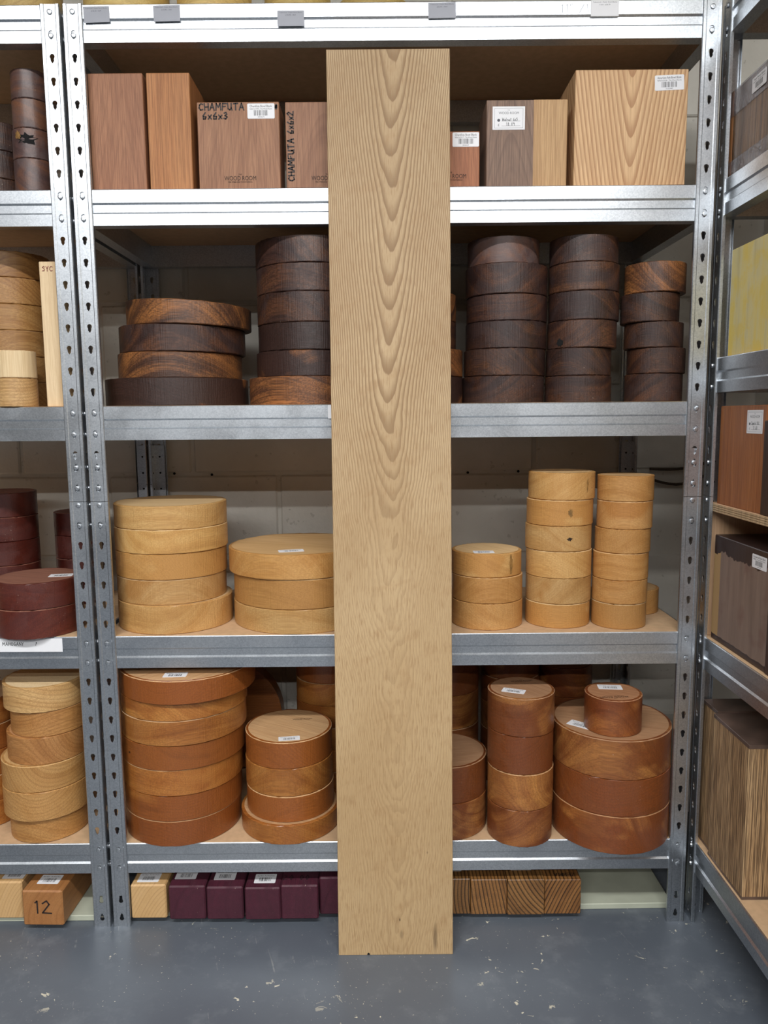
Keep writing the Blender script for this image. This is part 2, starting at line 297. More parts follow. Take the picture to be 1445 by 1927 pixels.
# ------------------------------------------------------------------ lettering
_TXT = {}
def text_mesh(s, mat):
    """plain sans lettering as a flat mesh, cap height about 0.7, returned with its bounds"""
    if (s, mat) in _TXT: return _TXT[(s, mat)]
    cu = bpy.data.curves.new('txt', 'FONT'); cu.body = s; cu.size = 1.0; cu.resolution_u = 2; cu.align_x = 'LEFT'
    ob = bpy.data.objects.new('txt', cu); COL.objects.link(ob)
    bpy.context.view_layer.update()
    me = bpy.data.meshes.new_from_object(ob.evaluated_get(bpy.context.evaluated_depsgraph_get()))
    bpy.data.objects.remove(ob); bpy.data.curves.remove(cu)
    xs = [v.co.x for v in me.vertices]; ys = [v.co.y for v in me.vertices]
    x0, x1, y0, y1 = min(xs), max(xs), min(ys), max(ys)
    for v in me.vertices: v.co.x -= (x0+x1)/2; v.co.y -= (y0+y1)/2; v.co.z = 0
    me.materials.clear(); me.materials.append(M[mat]); me.name = 'lettering'
    _TXT[(s, mat)] = (me, x1-x0, y1-y0); return _TXT[(s, mat)]

def put_text(parent, fr, s, cx, cy, width, height=None, mat='ink', lift=0.0004, name='lettering'):
    me, w_, h_ = text_mesh(s, mat); o = new_obj(name, me, parent)
    sx = width/w_; sy = height/h_ if height else sx
    o.matrix_local = fr @ Matrix.Translation((cx, cy, lift)) @ Matrix.Diagonal((sx, sy, 1, 1)); return o

GL = {'A': [[(0, 0), (.28, 1), (.55, 0)], [(.1, .38), (.47, .38)]], 'B': [[(0, 0), (0, 1), (.35, .95), (.4, .72), (.05, .53), (.45, .4), (.42, .08), (0, 0)]],
 'C': [[(.5, .85), (.3, 1), (.08, .75), (.02, .35), (.2, .02), (.5, .12)]], 'E': [[(.45, 1), (0, 1), (0, 0), (.48, 0)], [(0, .52), (.38, .52)]],
 'F': [[(.5, 1), (.05, .97), (0, 0)], [(.02, .5), (.4, .55)]], 'G': [[(.5, .85), (.28, 1), (.03, .6), (.1, .1), (.4, .02), (.5, .4), (.28, .4)]],
 'H': [[(0, 1), (.03, 0)], [(.48, 1), (.5, 0)], [(.02, .5), (.5, .52)]], 'M': [[(0, 0), (.05, 1), (.3, .4), (.55, 1), (.62, 0)]],
 'N': [[(0, 0), (.02, 1), (.48, 0), (.5, 1)]], 'O': [[(.25, 1), (.02, .6), (.1, .08), (.35, .02), (.52, .45), (.4, .92), (.25, 1)]],
 'R': [[(0, 0), (.02, 1), (.38, .95), (.4, .65), (.03, .5), (.48, 0)]], 'S': [[(.46, .86), (.25, 1), (.05, .8), (.4, .42), (.35, .08), (.02, .08)]],
 'T': [[(0, .97), (.55, 1)], [(.28, 1), (.26, 0)]], 'U': [[(0, 1), (.03, .2), (.25, 0), (.42, .25), (.45, 1)], [(.44, .4), (.52, 0)]],
 'Y': [[(0, 1), (.22, .5), (.45, 1)], [(.22, .5), (.2, 0)]], 'Z': [[(0, 1), (.48, 1), (0, 0), (.5, 0)]], 'W': [[(0, 1), (.15, 0), (.3, .7), (.45, 0), (.6, 1)]],
 'a': [[(.4, .55), (.12, .55), (.05, .15), (.25, .02), (.4, .5), (.45, 0)]], 'l': [[(.1, 1), (.1, 0)]], 'n': [[(.02, .55), (.05, 0)], [(.05, .4), (.25, .58), (.38, 0)]],
 'u': [[(.02, .55), (.08, .05), (.3, .1), (.38, .55), (.42, 0)]], 't': [[(.15, .9), (.18, 0)], [(0, .6), (.35, .62)]], 'p': [[(.05, .5), (.05, -.4)], [(.05, .45), (.35, .5), (.3, .05), (.05, .1)]],
 'e': [[(.05, .3), (.4, .35), (.25, .58), (.05, .3), (.2, 0), (.42, .1)]], 'x': [[(.05, .6), (.42, .05)], [(.42, .62), (.05, .0)]],
 '0': [[(.22, 1), (.02, .5), (.2, 0), (.42, .5), (.22, 1)]], '1': [[(.1, .85), (.2, 1), (.22, 0)]], '2': [[(.03, .8), (.25, 1), (.42, .75), (.02, .02), (.5, .03)]],
 '3': [[(.05, .9), (.3, 1), (.4, .75), (.18, .52), (.42, .3), (.25, 0), (.02, .1)]], '5': [[(.4, 1), (.08, .98), (.06, .6), (.35, .6), (.4, .2), (.05, 0)]],
 '6': [[(.35, 1), (.08, .5), (.1, .05), (.35, .03), (.42, .35), (.1, .4)]], '8': [[(.25, .52), (.05, .8), (.25, 1), (.4, .78), (.25, .52), (.03, .2), (.25, 0), (.45, .22), (.25, .52)]],
 '9': [[(.4, .65), (.1, .6), (.12, .95), (.4, .9), (.38, 0)]], '.': [[(.1, 0), (.14, .04)]], '/': [[(0, -.05), (.45, 1.05)]], '"': [[(.05, 1.05), (.02, .8)], [(.2, 1.1), (.17, .82)]],
 '^': [[(.1, 0), (.4, .9)], [(.18, .75), (.4, .9), (.5, .6)]], '#': [[(.1, 0), (.2, 1)], [(.35, 0), (.45, 1)], [(0, .3), (.5, .4)], [(.02, .65), (.52, .72)]], ' ': []}
def hand_mesh(s, h, pen, mat, seed=1, squeeze=1.0):
    """pen strokes as flat ribbons; origin at the lower left of the writing"""
    rng = random.Random(seed); V = []; Fc = []; cx = 0.0
    for ch in s:
        gl = GL.get(ch, []); wmax = 0.3
        for st in gl:
            pts = [(cx + (p[0]+rng.uniform(-.02, .02))*h*squeeze, (p[1]+rng.uniform(-.03, .03))*h) for p in st]; wmax = max(wmax, max(p[0] for p in st))
            for a, b in zip(pts, pts[1:]):
                dx, dy = b[0]-a[0], b[1]-a[1]; L = math.hypot(dx, dy) or 1e-6; nx, ny = -dy/L*pen/2, dx/L*pen/2; ex, ey = dx/L*pen*.35, dy/L*pen*.35
                i = len(V); V += [(a[0]-ex+nx, a[1]-ey+ny, 0), (a[0]-ex-nx, a[1]-ey-ny, 0), (b[0]+ex-nx, b[1]+ey-ny, 0), (b[0]+ex+nx, b[1]+ey+ny, 0)]; Fc.append((i, i+1, i+2, i+3))
        cx += (wmax+0.2)*h*squeeze
    me = mesh_from(V, Fc, name='handwriting'); me.materials.append(M[mat]); return me

def put_hand(parent, fr, s, x, y, h, pen, mat='marker', seed=1, squeeze=1.0, lift=0.0006, name='handwriting'):
    return new_obj(name, hand_mesh(s, h, pen, mat, seed, squeeze), parent, mat=fr @ Matrix.Translation((x, y, lift)))

def round_rect(w, h, r, t, seg=3):
    pts = []
    for cx, cy, a0 in ((w/2-r, h/2-r, 0), (-w/2+r, h/2-r, 90), (-w/2+r, -h/2+r, 180), (w/2-r, -h/2+r, 270)):
        for k in range(seg+1):
            a = rad(a0+90*k/seg); pts.append((cx+r*math.cos(a), cy+r*math.sin(a)))
    n = len(pts); V = [(p[0], p[1], 0) for p in pts] + [(p[0], p[1], t) for p in pts]
    return mesh_from(V, [tuple(range(n-1, -1, -1)), tuple(range(n, 2*n))] + [(i, (i+1) % n, n+(i+1) % n, n+i) for i in range(n)])

def bars_mesh(w, h, seed):
    rng = random.Random(seed); V = []; Fc = []; x = -w/2
    while x < w/2:
        b = rng.choice((.012, .012, .022, .034))*w
        i = len(V); V += [(x, -h/2, 0), (x+b, -h/2, 0), (x+b, h/2, 0), (x, h/2, 0)]; Fc.append((i, i+1, i+2, i+3)); x += b + rng.choice((.014, .02, .034, .05))*w
    me = mesh_from(V, Fc, name='barcode'); me.materials.append(M['ink']); return me

def sticker(parent, fr, w, h, title=None, sub=None, code=None, seed=1, mat='paper'):
    me = round_rect(w, h, 0.0022, 0.0003); me.materials.append(M[mat])
    s = new_obj('sticker', me, parent, mat=fr @ Matrix.Translation((0, 0, 0.0001))); s['label'] = 'white barcode sticker'
    I = Matrix.Identity(4)
    if title:
        put_text(s, I, title, 0, h*.33, w*.82, h*.15); 
        if sub: put_text(s, I, sub, 0, h*.15, w*.82, h*.09)
        new_obj('barcode', bars_mesh(w*.52, h*.36, seed), s, mat=Matrix.Translation((0, -h*.12, .0004)))
        if code: put_text(s, I, code, 0, -h*.39, w*.24, h*.07)
    else:
        new_obj('barcode', bars_mesh(w*.56, h*.42, seed), s, mat=Matrix.Translation((0, -h*.1, .0004)))
        put_text(s, I, 'Bowl Blank - The Wood Room', 0, h*.3, w*.8, h*.12)
    return s

def stamp(parent, fr, w, mat='burn'):
    put_text(parent, fr, 'THE', 0, w*.175, w*.11, mat=mat, name='stamp'); put_text(parent, fr, 'WOOD ROOM', 0, w*.06, w, w*.135, mat=mat, name='stamp')
    put_text(parent, fr, 'FINE TIMBER AND WOODTURNING', 0, -w*.055, w*.76, w*.04, mat=mat, name='stamp')

def shop_card(parent, fr, w, h, l1, l2, seed=3):
    me = round_rect(w, h, 0.0005, 0.0003); me.materials.append(M['paper']); s = new_obj('price_label', me, parent, mat=fr @ Matrix.Translation((0, 0, .0001)))
    s['label'] = 'white printed card with handwritten price'
    I = Matrix.Identity(4); b = w*.006; V = []; Fc = []
    for (x0, y0, x1, y1) in ((-w*.44, h*.41, w*.44, h*.41+b), (-w*.44, -h*.43, w*.44, -h*.43+b), (-w*.44, -h*.43, -w*.44+b, h*.41), (w*.44-b, -h*.43, w*.44, h*.41), (-w*.22, -h*.13, w*.36, -h*.13+b), (-w*.22, -h*.34, w*.36, -h*.34+b)):
        i = len(V); V += [(x0, y0, .0004), (x1, y0, .0004), (x1, y1, .0004), (x0, y1, .0004)]; Fc.append((i, i+1, i+2, i+3))
    i = len(V); V += [(-w*.31+w*.045*math.cos(k*math.pi/6), -h*.09+w*.045*math.sin(k*math.pi/6), .0004) for k in range(12)]; Fc.append(tuple(range(i, i+12)))
    me = mesh_from(V, Fc); me.materials.append(M['greyink']); new_obj('printed_rules', me, s)
    put_text(s, I, 'THE', 0, h*.34, w*.07, mat='greyink'); put_text(s, I, 'WOOD ROOM', 0, h*.22, w*.62, h*.11, mat='greyink'); put_text(s, I, '\u00a3', -w*.31, -h*.29, w*.045, mat='ink')
    put_hand(s, I, l1, -w*.2, -h*.12, h*.13, w*.009, 'ink', seed, 0.9); put_hand(s, I, l2, -w*.08, -h*.33, h*.14, w*.009, 'ink', seed+1)
    return s

# ------------------------------------------------------------------ the room
def struct(name, me, mat, parent=None, loc=None):
    o = new_obj(name, me, parent, (mat,), loc); o['kind'] = 'structure'; return o
WB = 0.47
floor = struct('floor', box_mesh(8.2, 8.2, 0.1, 0), M['floor'], loc=(-1.0, -3.2, -0.1))
ceil = struct('ceiling', box_mesh(8.2, 8.2, 0.1, 0), M['ceiling'], loc=(-1.0, -3.2, 2.7))
wall_back = struct('wall_back', box_mesh(8.2, 0.1, 2.8, 0), M['wall'], loc=(-1.0, WB+0.057, -0.05))
wall_right = struct('wall_right', box_mesh(0.1, 2.6, 2.8, 0), M['wall'], loc=(1.02, -0.825, -0.05))
struct('wall_left', box_mesh(0.1, 8.2, 2.8, 0), M['roomside'], loc=(-5.0, -3.2, -0.05))
struct('wall_far_right', box_mesh(0.1, 6.0, 2.8, 0), M['roomside'], loc=(3.0, -4.2, -0.05))
struct('wall_front', box_mesh(8.2, 0.1, 2.8, 0), M['roomside'], loc=(-1.0, -7.25, -0.05))
bl = box_mesh(0.45, 0.07, 0.215, 0.004, 'c'); bl.materials.append(M['wall'])
half = box_mesh(0.20, 0.07, 0.215, 0.004, 'c'); half.materials.append(M['wall'])
for k in range(-4, 6):
    zc = 0.98 + 0.225*k + 0.1125
    x0 = (-0.31 if k % 2 else -0.54) + 0.23
    for j in range(-4, 3):
        xc = x0 + 0.46*j
        if xc + 0.225 < 0.96: new_obj('block', bl, wall_back, loc=(xc+1.0, -0.057+0.035, zc+0.05))
for px, pz in ((-0.59, 0.983), (-0.489, 0.979), (0.201, 0.979), (0.337, 0.981)):
    bm = bmesh.new(); bmesh.ops.create_cone(bm, cap_ends=True, segments=10, radius1=.0035, radius2=.0035, depth=.002, matrix=Matrix.Rotation(rad(90), 4, 'X'))
    me = bpy.data.meshes.new('drill_hole'); bm.to_mesh(me); bm.free(); me.materials.append(M['dark']); new_obj('drill_hole', me, wall_back, loc=(px+1.0, -0.0575, pz+0.05))

# ------------------------------------------------------------------ shelving racks
FL = 0.038
PROF = [(0.0, 0.0015), (0.0015, 0.0), (0.007, 0.0), (0.0085, 0.0011)]
PROF2 = [(0.0295, 0.0011), (0.031, 0.0), (0.0365, 0.0), (0.038, 0.0015), (0.038, 0.007)]
def keyhole(th, flip):
    c, s = math.cos(th), math.sin(th); sd = -s if not flip else s; r = 0.0049
    if sd > 0:
        q = min(0.0033/abs(c) if abs(c) > 1e-6 else 9, 0.0126/sd); r = max(r, q) if q > 0 else r
        if q > 0.0049 or abs(c) < 0.3: r = max(0.0049, q)
    return r
def section_mesh(z0, z1, holes):
    V = []; Fc = []
    def add(p): V.append(p); return len(V)-1
    for side in (0, 1):
        mp = (lambda u, d, z: (u, d, z)) if side == 0 else (lambda u, d, z: (d, u, z))
        def face(ix): Fc.append(tuple(ix) if side == 0 else tuple(reversed(ix)))
        for pr in (PROF, PROF2):
            ids = [(add(mp(u, d, z0)), add(mp(u, d, z1))) for u, d in pr]
            for a, b in zip(ids, ids[1:]): face((a[0], b[0], b[1], a[1]))
        # back of the sheet along both edges keeps it from being paper-thin
        ids = [(add(mp(u, d+.0016, z0)), add(mp(u, d+.0016, z1))) for u, d in ((.002, 0), (.0085, .0)) ]
        face((ids[1][0], ids[0][0], ids[0][1], ids[1][1]))
        u0, u1, d0 = 0.0085, 0.0295, 0.0011; uc = 0.019
        bd = [z0] + [(a[0]+b[0])/2 for a, b in zip(holes, holes[1:])] + [z1]
        for (hz, flip), lo, hi in zip(holes, bd, bd[1:]):
            angs = sorted([math.atan2(b_-hz, a_-uc) for a_ in (u0, u1) for b_ in (lo, hi)] + [k*math.pi/8+.02 for k in range(-7, 9)])
            fo, fi, bo, bi = [], [], [], []
            for th in angs:
                c, s = math.cos(th), math.sin(th); t_ = 9
                if c > 1e-9: t_ = min(t_, (u1-uc)/c)
                if c < -1e-9: t_ = min(t_, (u0-uc)/c)
                if s > 1e-9: t_ = min(t_, (hi-hz)/s)
                if s < -1e-9: t_ = min(t_, (lo-hz)/s)
                r = keyhole(th, flip)
                fo.append(add(mp(uc+c*t_, d0, hz+s*t_))); fi.append(add(mp(uc+c*r, d0, hz+s*r)))
                bo.append(add(mp(uc+c*t_, d0+.0016, hz+s*t_))); bi.append(add(mp(uc+c*r, d0+.0016, hz+s*r)))
            n = len(angs)
            for k in range(n):
                j = (k+1) % n
                face((fo[k], fo[j], fi[j], fi[k])); face((fi[k], fi[j], bi[j], bi[k])); face((bo[j], bo[k], bi[k], bi[j]))
    return V, Fc
SPLIT = 0.959; TOPZ = 1.927
LOW = [(0.019, True), (0.061, True)] + [(0.019+0.0425*k, False) for k in range(3, 22)]
HIGH = [(1.188+0.0429*k, False) for k in range(-4, 17)]
HIGH = [(0.983, True), (1.026, True)] + [h for h in HIGH if h[0] > 1.05 and h[0] < 1.915]
_UP = {}
def upright_mesh(sec, mx, my):
    if (sec, mx, my) not in _UP:
        V, Fc = section_mesh(*((0.0, SPLIT-.0006, LOW) if sec == 0 else (SPLIT+.0006, TOPZ, HIGH)))
        V = [(-x if mx else x, -y if my else y, z) for x, y, z in V]
        if mx != my: Fc = [tuple(reversed(f)) for f in Fc]
        me = mesh_from(V, Fc, name='upright'); me.materials.append(M['steel']); _UP[(sec, mx, my)] = me
    return _UP[(sec, mx, my)]
bm = bmesh.new(); bmesh.ops.create_uvsphere(bm, u_segments=12, v_segments=6, radius=.0052)
bmesh.ops.delete(bm, geom=[v for v in bm.verts if v.co.z < -.0008], context='VERTS')
for v in bm.verts: v.co.z = min(v.co.z, .0030)
RIV = bpy.data.meshes.new('rivet'); bm.to_mesh(RIV); bm.free(); RIV.materials.append(M['steel'])
BP = [(.030, 0), (.003, 0), (.003, .0225), (.0068, .026), (.0068, .0405), (.003, .044), (.003, .0685), (.0042, .07), (.006, .07), (.006, .051), (.030, .051)]
def beam_mesh(L):
    n = len(BP); V = [(0, y, z) for y, z in BP] + [(L, y, z) for y, z in BP]
    Fc = [(i, (i+1) % n, n+(i+1) % n, n+i) for i in range(n)] + [tuple(range(n-1, -1, -1)), tuple(range(n, 2*n))]
    me = mesh_from(V, Fc, name='beam'); me.materials.append(M['steel']); return me
BH = 0.0705
def rack(name, label, loc, rotz, W, D, zs, boards=True):
    root = bpy.data.objects.new(name, None); COL.objects.link(root); root.location = loc; root.rotation_euler.z = rotz; tag(root, label, 'shelving', 'galvanised shelving racks')
    def rv(parent, x, y, z, face):
        r = {'f': Matrix.Rotation(rad(90), 4, 'X'), 'l': Matrix.Rotation(rad(-90), 4, 'Y'), 'r': Matrix.Rotation(rad(90), 4, 'Y')}[face]
        new_obj('rivet', RIV, parent, mat=Matrix.Translation((x, y, z)) @ r)
    for ix, mx in ((0, False), (1, True)):
        for iy, my in ((0, False), (1, True)):
            for sec in (0, 1):
                u = new_obj('upright', upright_mesh(sec, mx, my), root, loc=(W*ix, D*iy, 0))
                if iy == 0:
                    sx = -1 if mx else 1
                    for z in zs:
                        for dz in (.016, .059):
                            if (z+dz > SPLIT) == bool(sec):
                                rv(u, sx*.019, .0008, z+dz-.0035, 'f'); rv(u, .0008*sx, .019, z+dz-.0035, 'l' if not mx else 'r')
                    for z in ((1.030, .987) if sec else (.951, .908)):
                        rv(u, sx*.019, .0008, z, 'f'); rv(u, .0008*sx, .019, z, 'l' if not mx else 'r')
            # splice plate bridging the two upright sections, on the inside
            sx = -1 if mx else 1; sy = -1 if my else 1
            V = []; Fc = []
            pts = [(.0045, .033), (.0045, .0045), (.033, .0045)]; 
            for x, y in pts: V += [(sx*x, sy*y, .875), (sx*x, sy*y, 1.06)]
            for x, y in ((.006, .033), (.006, .006), (.033, .006)): V += [(sx*x, sy*y, .875), (sx*x, sy*y, 1.06)]
            Fc = [(0, 2, 3, 1), (2, 4, 5, 3), (6, 7, 9, 8), (8, 9, 11, 10), (1, 3, 9, 7), (3, 5, 11, 9), (0, 6, 8, 2), (2, 8, 10, 4), (4, 10, 11, 5), (0, 1, 7, 6)]
            me = mesh_from(V, Fc); me.materials.append(M['steel']); sp = new_obj('splice_plate', me, root, loc=(W*ix, D*iy, 0))
            for z in (1.030, .987, .945, .905):
                for a, b in ((.020, .0062), (.0062, .020)):
                    bm = bmesh.new(); bmesh.ops.create_cone(bm, cap_ends=True, segments=10, radius1=.0026, radius2=.0026, depth=.0006)
                    mt = Matrix.Rotation(rad(90), 4, 'X') if a > b else Matrix.Rotation(rad(90), 4, 'Y'); bmesh.ops.transform(bm, matrix=mt, verts=bm.verts)
                    me = bpy.data.meshes.new('bolt_hole'); bm.to_mesh(me); bm.free(); me.materials.append(M['dark']); new_obj('bolt_hole', me, sp, loc=(sx*a, sy*b, z))
    bw = beam_mesh(W-.008); bd = beam_mesh(D-.008)
    for z in zs:
        new_obj('beam', bw, root, loc=(.004, 0, z))
        new_obj('beam', bw, root, mat=Matrix.Translation((W-.004, D, z)) @ Matrix.Rotation(math.pi, 4, 'Z'))
        new_obj('beam', bd, root, mat=Matrix.Translation((0, D-.004, z)) @ Matrix.Rotation(-math.pi/2, 4, 'Z'))
        new_obj('beam', bd, root, mat=Matrix.Translation((W, .004, z)) @ Matrix.Rotation(math.pi/2, 4, 'Z'))
        me = box_mesh(W-.0125, D-.0125, .0190, .0006); me.materials.append(M['mdf']); new_obj('shelf_board', me, root, loc=(W/2, D/2, z+.0513))
    return root
ZS = [1.857, 1.514, 1.086, 0.598, 0.1265]
main_rack = rack('shelving_rack', 'galvanised steel rack facing the camera behind the leaning plank', (-0.640, 0, 0), 0, 1.278, 0.45, ZS)
left_rack = rack('shelving_rack', 'galvanised steel rack cut off by the left edge, with the handwritten paper sign', (-0.646-1.278, 0, 0), 0, 1.278, 0.45, ZS)
ZR = [1.8662, 1.5224, 1.1733, 0.587, 0.119]
RX, RY = 0.6536, 0.035
right_rack = rack('shelving_rack', 'galvanised steel rack along the right wall, turned towards the others', (RX, RY, 0), -math.pi/2, 1.278, 0.30, ZR)

# boards lying on the floor under the racks
pl = box_mesh(1.23, 0.41, 0.0138, 0.0015); pl.materials.append(M['plinth'])
tag(new_obj('floor_board', pl, loc=(0.012, 0.245, 0)), 'pale painted board lying on the floor under the middle rack', 'board', 'floor boards under the racks').rotation_euler.z = 0.012
tag(new_obj('floor_board', pl, loc=(-1.30, 0.225, 0)), 'pale painted board lying on the floor under the left rack, below block marked 12', 'board', 'floor boards under the racks')

# ------------------------------------------------------------------ leaning oak plank
PT = 0.027
foot, top_z, top_y = -0.0985, 1.829, -0.0245
ang = math.atan2(top_y-foot, top_z); Lp = math.hypot(top_y-foot, top_z)
bm = bmesh.new()
rng = random.Random(4); rows = 24
def plank_x(t_, s): return (-0.1210-0.0*t_ if s < 0 else 0.1205-0.0045*t_) 
ring = []
for k in range(rows+1):
    t_ = k/rows; z = Lp*t_
    ring.append([bm.verts.new((plank_x(t_, -1)+rng.uniform(-.0003, .0003), 0, z)), bm.verts.new((plank_x(t_, 1)+rng.uniform(-.0003, .0003), 0, z)), bm.verts.new((plank_x(t_, 1), PT, z)), bm.verts.new((plank_x(t_, -1), PT, z))])
for a, b in zip(ring, ring[1:]):
    for k in range(4): bm.faces.new((a[k], a[(k+1) % 4], b[(k+1) % 4], b[k]))
bm.faces.new(list(reversed(ring[0]))); bm.faces.new(ring[-1])
bm.normal_update(); bmesh.ops.bevel(bm, geom=[e for e in bm.edges if e.calc_face_angle(0) > 1.0], offset=.0008, segments=1, affect='EDGES')
me = bpy.data.meshes.new('oak_plank'); bm.to_mesh(me); bm.free(); me.materials.append(M['oak'])
plank = tag(new_obj('oak_plank', me, loc=(-0.0085, foot, 0.0)), 'tall pale oak plank with V-shaped grain leaning against the middle rack', 'plank')
plank.rotation_euler.x = -ang
chip = mesh_from([(-.003, -.0004, 0), (.003, -.0004, 0), (.0022, -.0004, .003), (.0005, -.0004, .005), (-.002, -.0004, .004)], [(0, 1, 2, 3, 4)]); chip.materials.append(M['dark'])
new_obj('edge_chip', chip, plank, loc=(-.058, 0, .001))

# ------------------------------------------------------------------ round blanks
def disc_mesh(r, h, seed, sb=0.0, st=0.0, chips=0.0013, seg=72, chamfer=0.0):
    rng = random.Random(seed); ph = [rng.uniform(0, 6.28) for _ in range(4)]; V = []; Fc = []
    prof = [(-.0014, 'b', 0), (0, 'b', .0016), (0, 'b', .0016), (0, 'm', 0), (0, 't', -.0016), (0, 't', -.0016), (-.0014, 't', 0), (-.0065, 't', 0)]
    for pi_, (dr, kind, hz) in enumerate(prof):
        for k in range(seg):
            a = 2*math.pi*k/seg
            rr = r*(1+.003*math.sin(2*a+ph[0])+.002*math.sin(3*a+ph[1])) + dr
            if pi_ in (0, 6): rr += rng.uniform(-chips, chips*.5)
            x, y = rr*math.cos(a), rr*math.sin(a)
            zb, zt = sb*x, h+st*x
            z = zb+hz if kind == 'b' else ((zb+zt)/2 if kind == 'm' else zt+hz)
            if pi_ == 6: z -= abs(rng.gauss(0, chips*.4))
            V.append((x, y, z))
    for p in (0, 2, 3, 5, 6):
        for k in range(seg):
            j = (k+1) % seg; Fc.append((p*seg+k, p*seg+j, (p+1)*seg+j, (p+1)*seg+k))
    Fc.append(tuple(range(7*seg, 8*seg))); Fc.append(tuple(range(seg-1, -1, -1)))
    me = mesh_from(V, Fc, name='round_blank'); n = len(me.polygons)
    me.polygons.foreach_set('use_smooth', [1 <= i//seg <= 2 for i in range(n)])
    mi = [0]*n; mi[n-2] = 1
    if seed % 2:
        for q in range(3*seg, 4*seg): mi[q] = 1
    me.polygons.foreach_set('material_index', mi); return me
ORD = ['top', 'second', 'third', 'fourth', 'fifth', 'sixth', 'seventh', 'eighth']
DISC = {}
def stack(key, discs, mats, kind, where, group, slopes=None, tints=None, gap=0.0003, thin=None):
    for i, (x, y, r, z, h) in enumerate(discs):
        rng = random.Random(hash_(key)+i*7)
        m1, m2 = mats[i] if isinstance(mats, list) else mats
        sb, st = (slopes or {}).get(i, (0.0, 0.0))
        me = disc_mesh(r, h-gap, hash_(key)+i, sb, st); me.materials.append(M[m1]); me.materials.append(M[m2])
        o = new_obj('round_blank', me, loc=(x, y, z)); o.rotation_euler.z = 0.0 if (sb or st) else rng.uniform(0, 6.28)
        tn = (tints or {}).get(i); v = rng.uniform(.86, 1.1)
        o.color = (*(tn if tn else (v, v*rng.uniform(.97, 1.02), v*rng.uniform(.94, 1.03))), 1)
        nn = len(discs)
        pos = 'disc' if nn == 1 else ('top disc' if i == 0 else ('bottom disc' if i == nn-1 else ORD[i]+' disc'))
        tag(o, f'{kind} round blank, {where}' if nn == 1 else f'{kind} blank, {pos} of {where}', 'wood blank', group); DISC[(key, i)] = o
def hash_(s): return sum(ord(c)*(k*31+7) for k, c in enumerate(s)) % 9973
def pmat(o): return Matrix.LocRotScale(o.location, o.rotation_euler, o.scale)
def on_top(o, x, y, z, ang): return pmat(o).inverted() @ Matrix.Translation((x, y, z)) @ Matrix.Rotation(rad(ang), 4, 'Z')

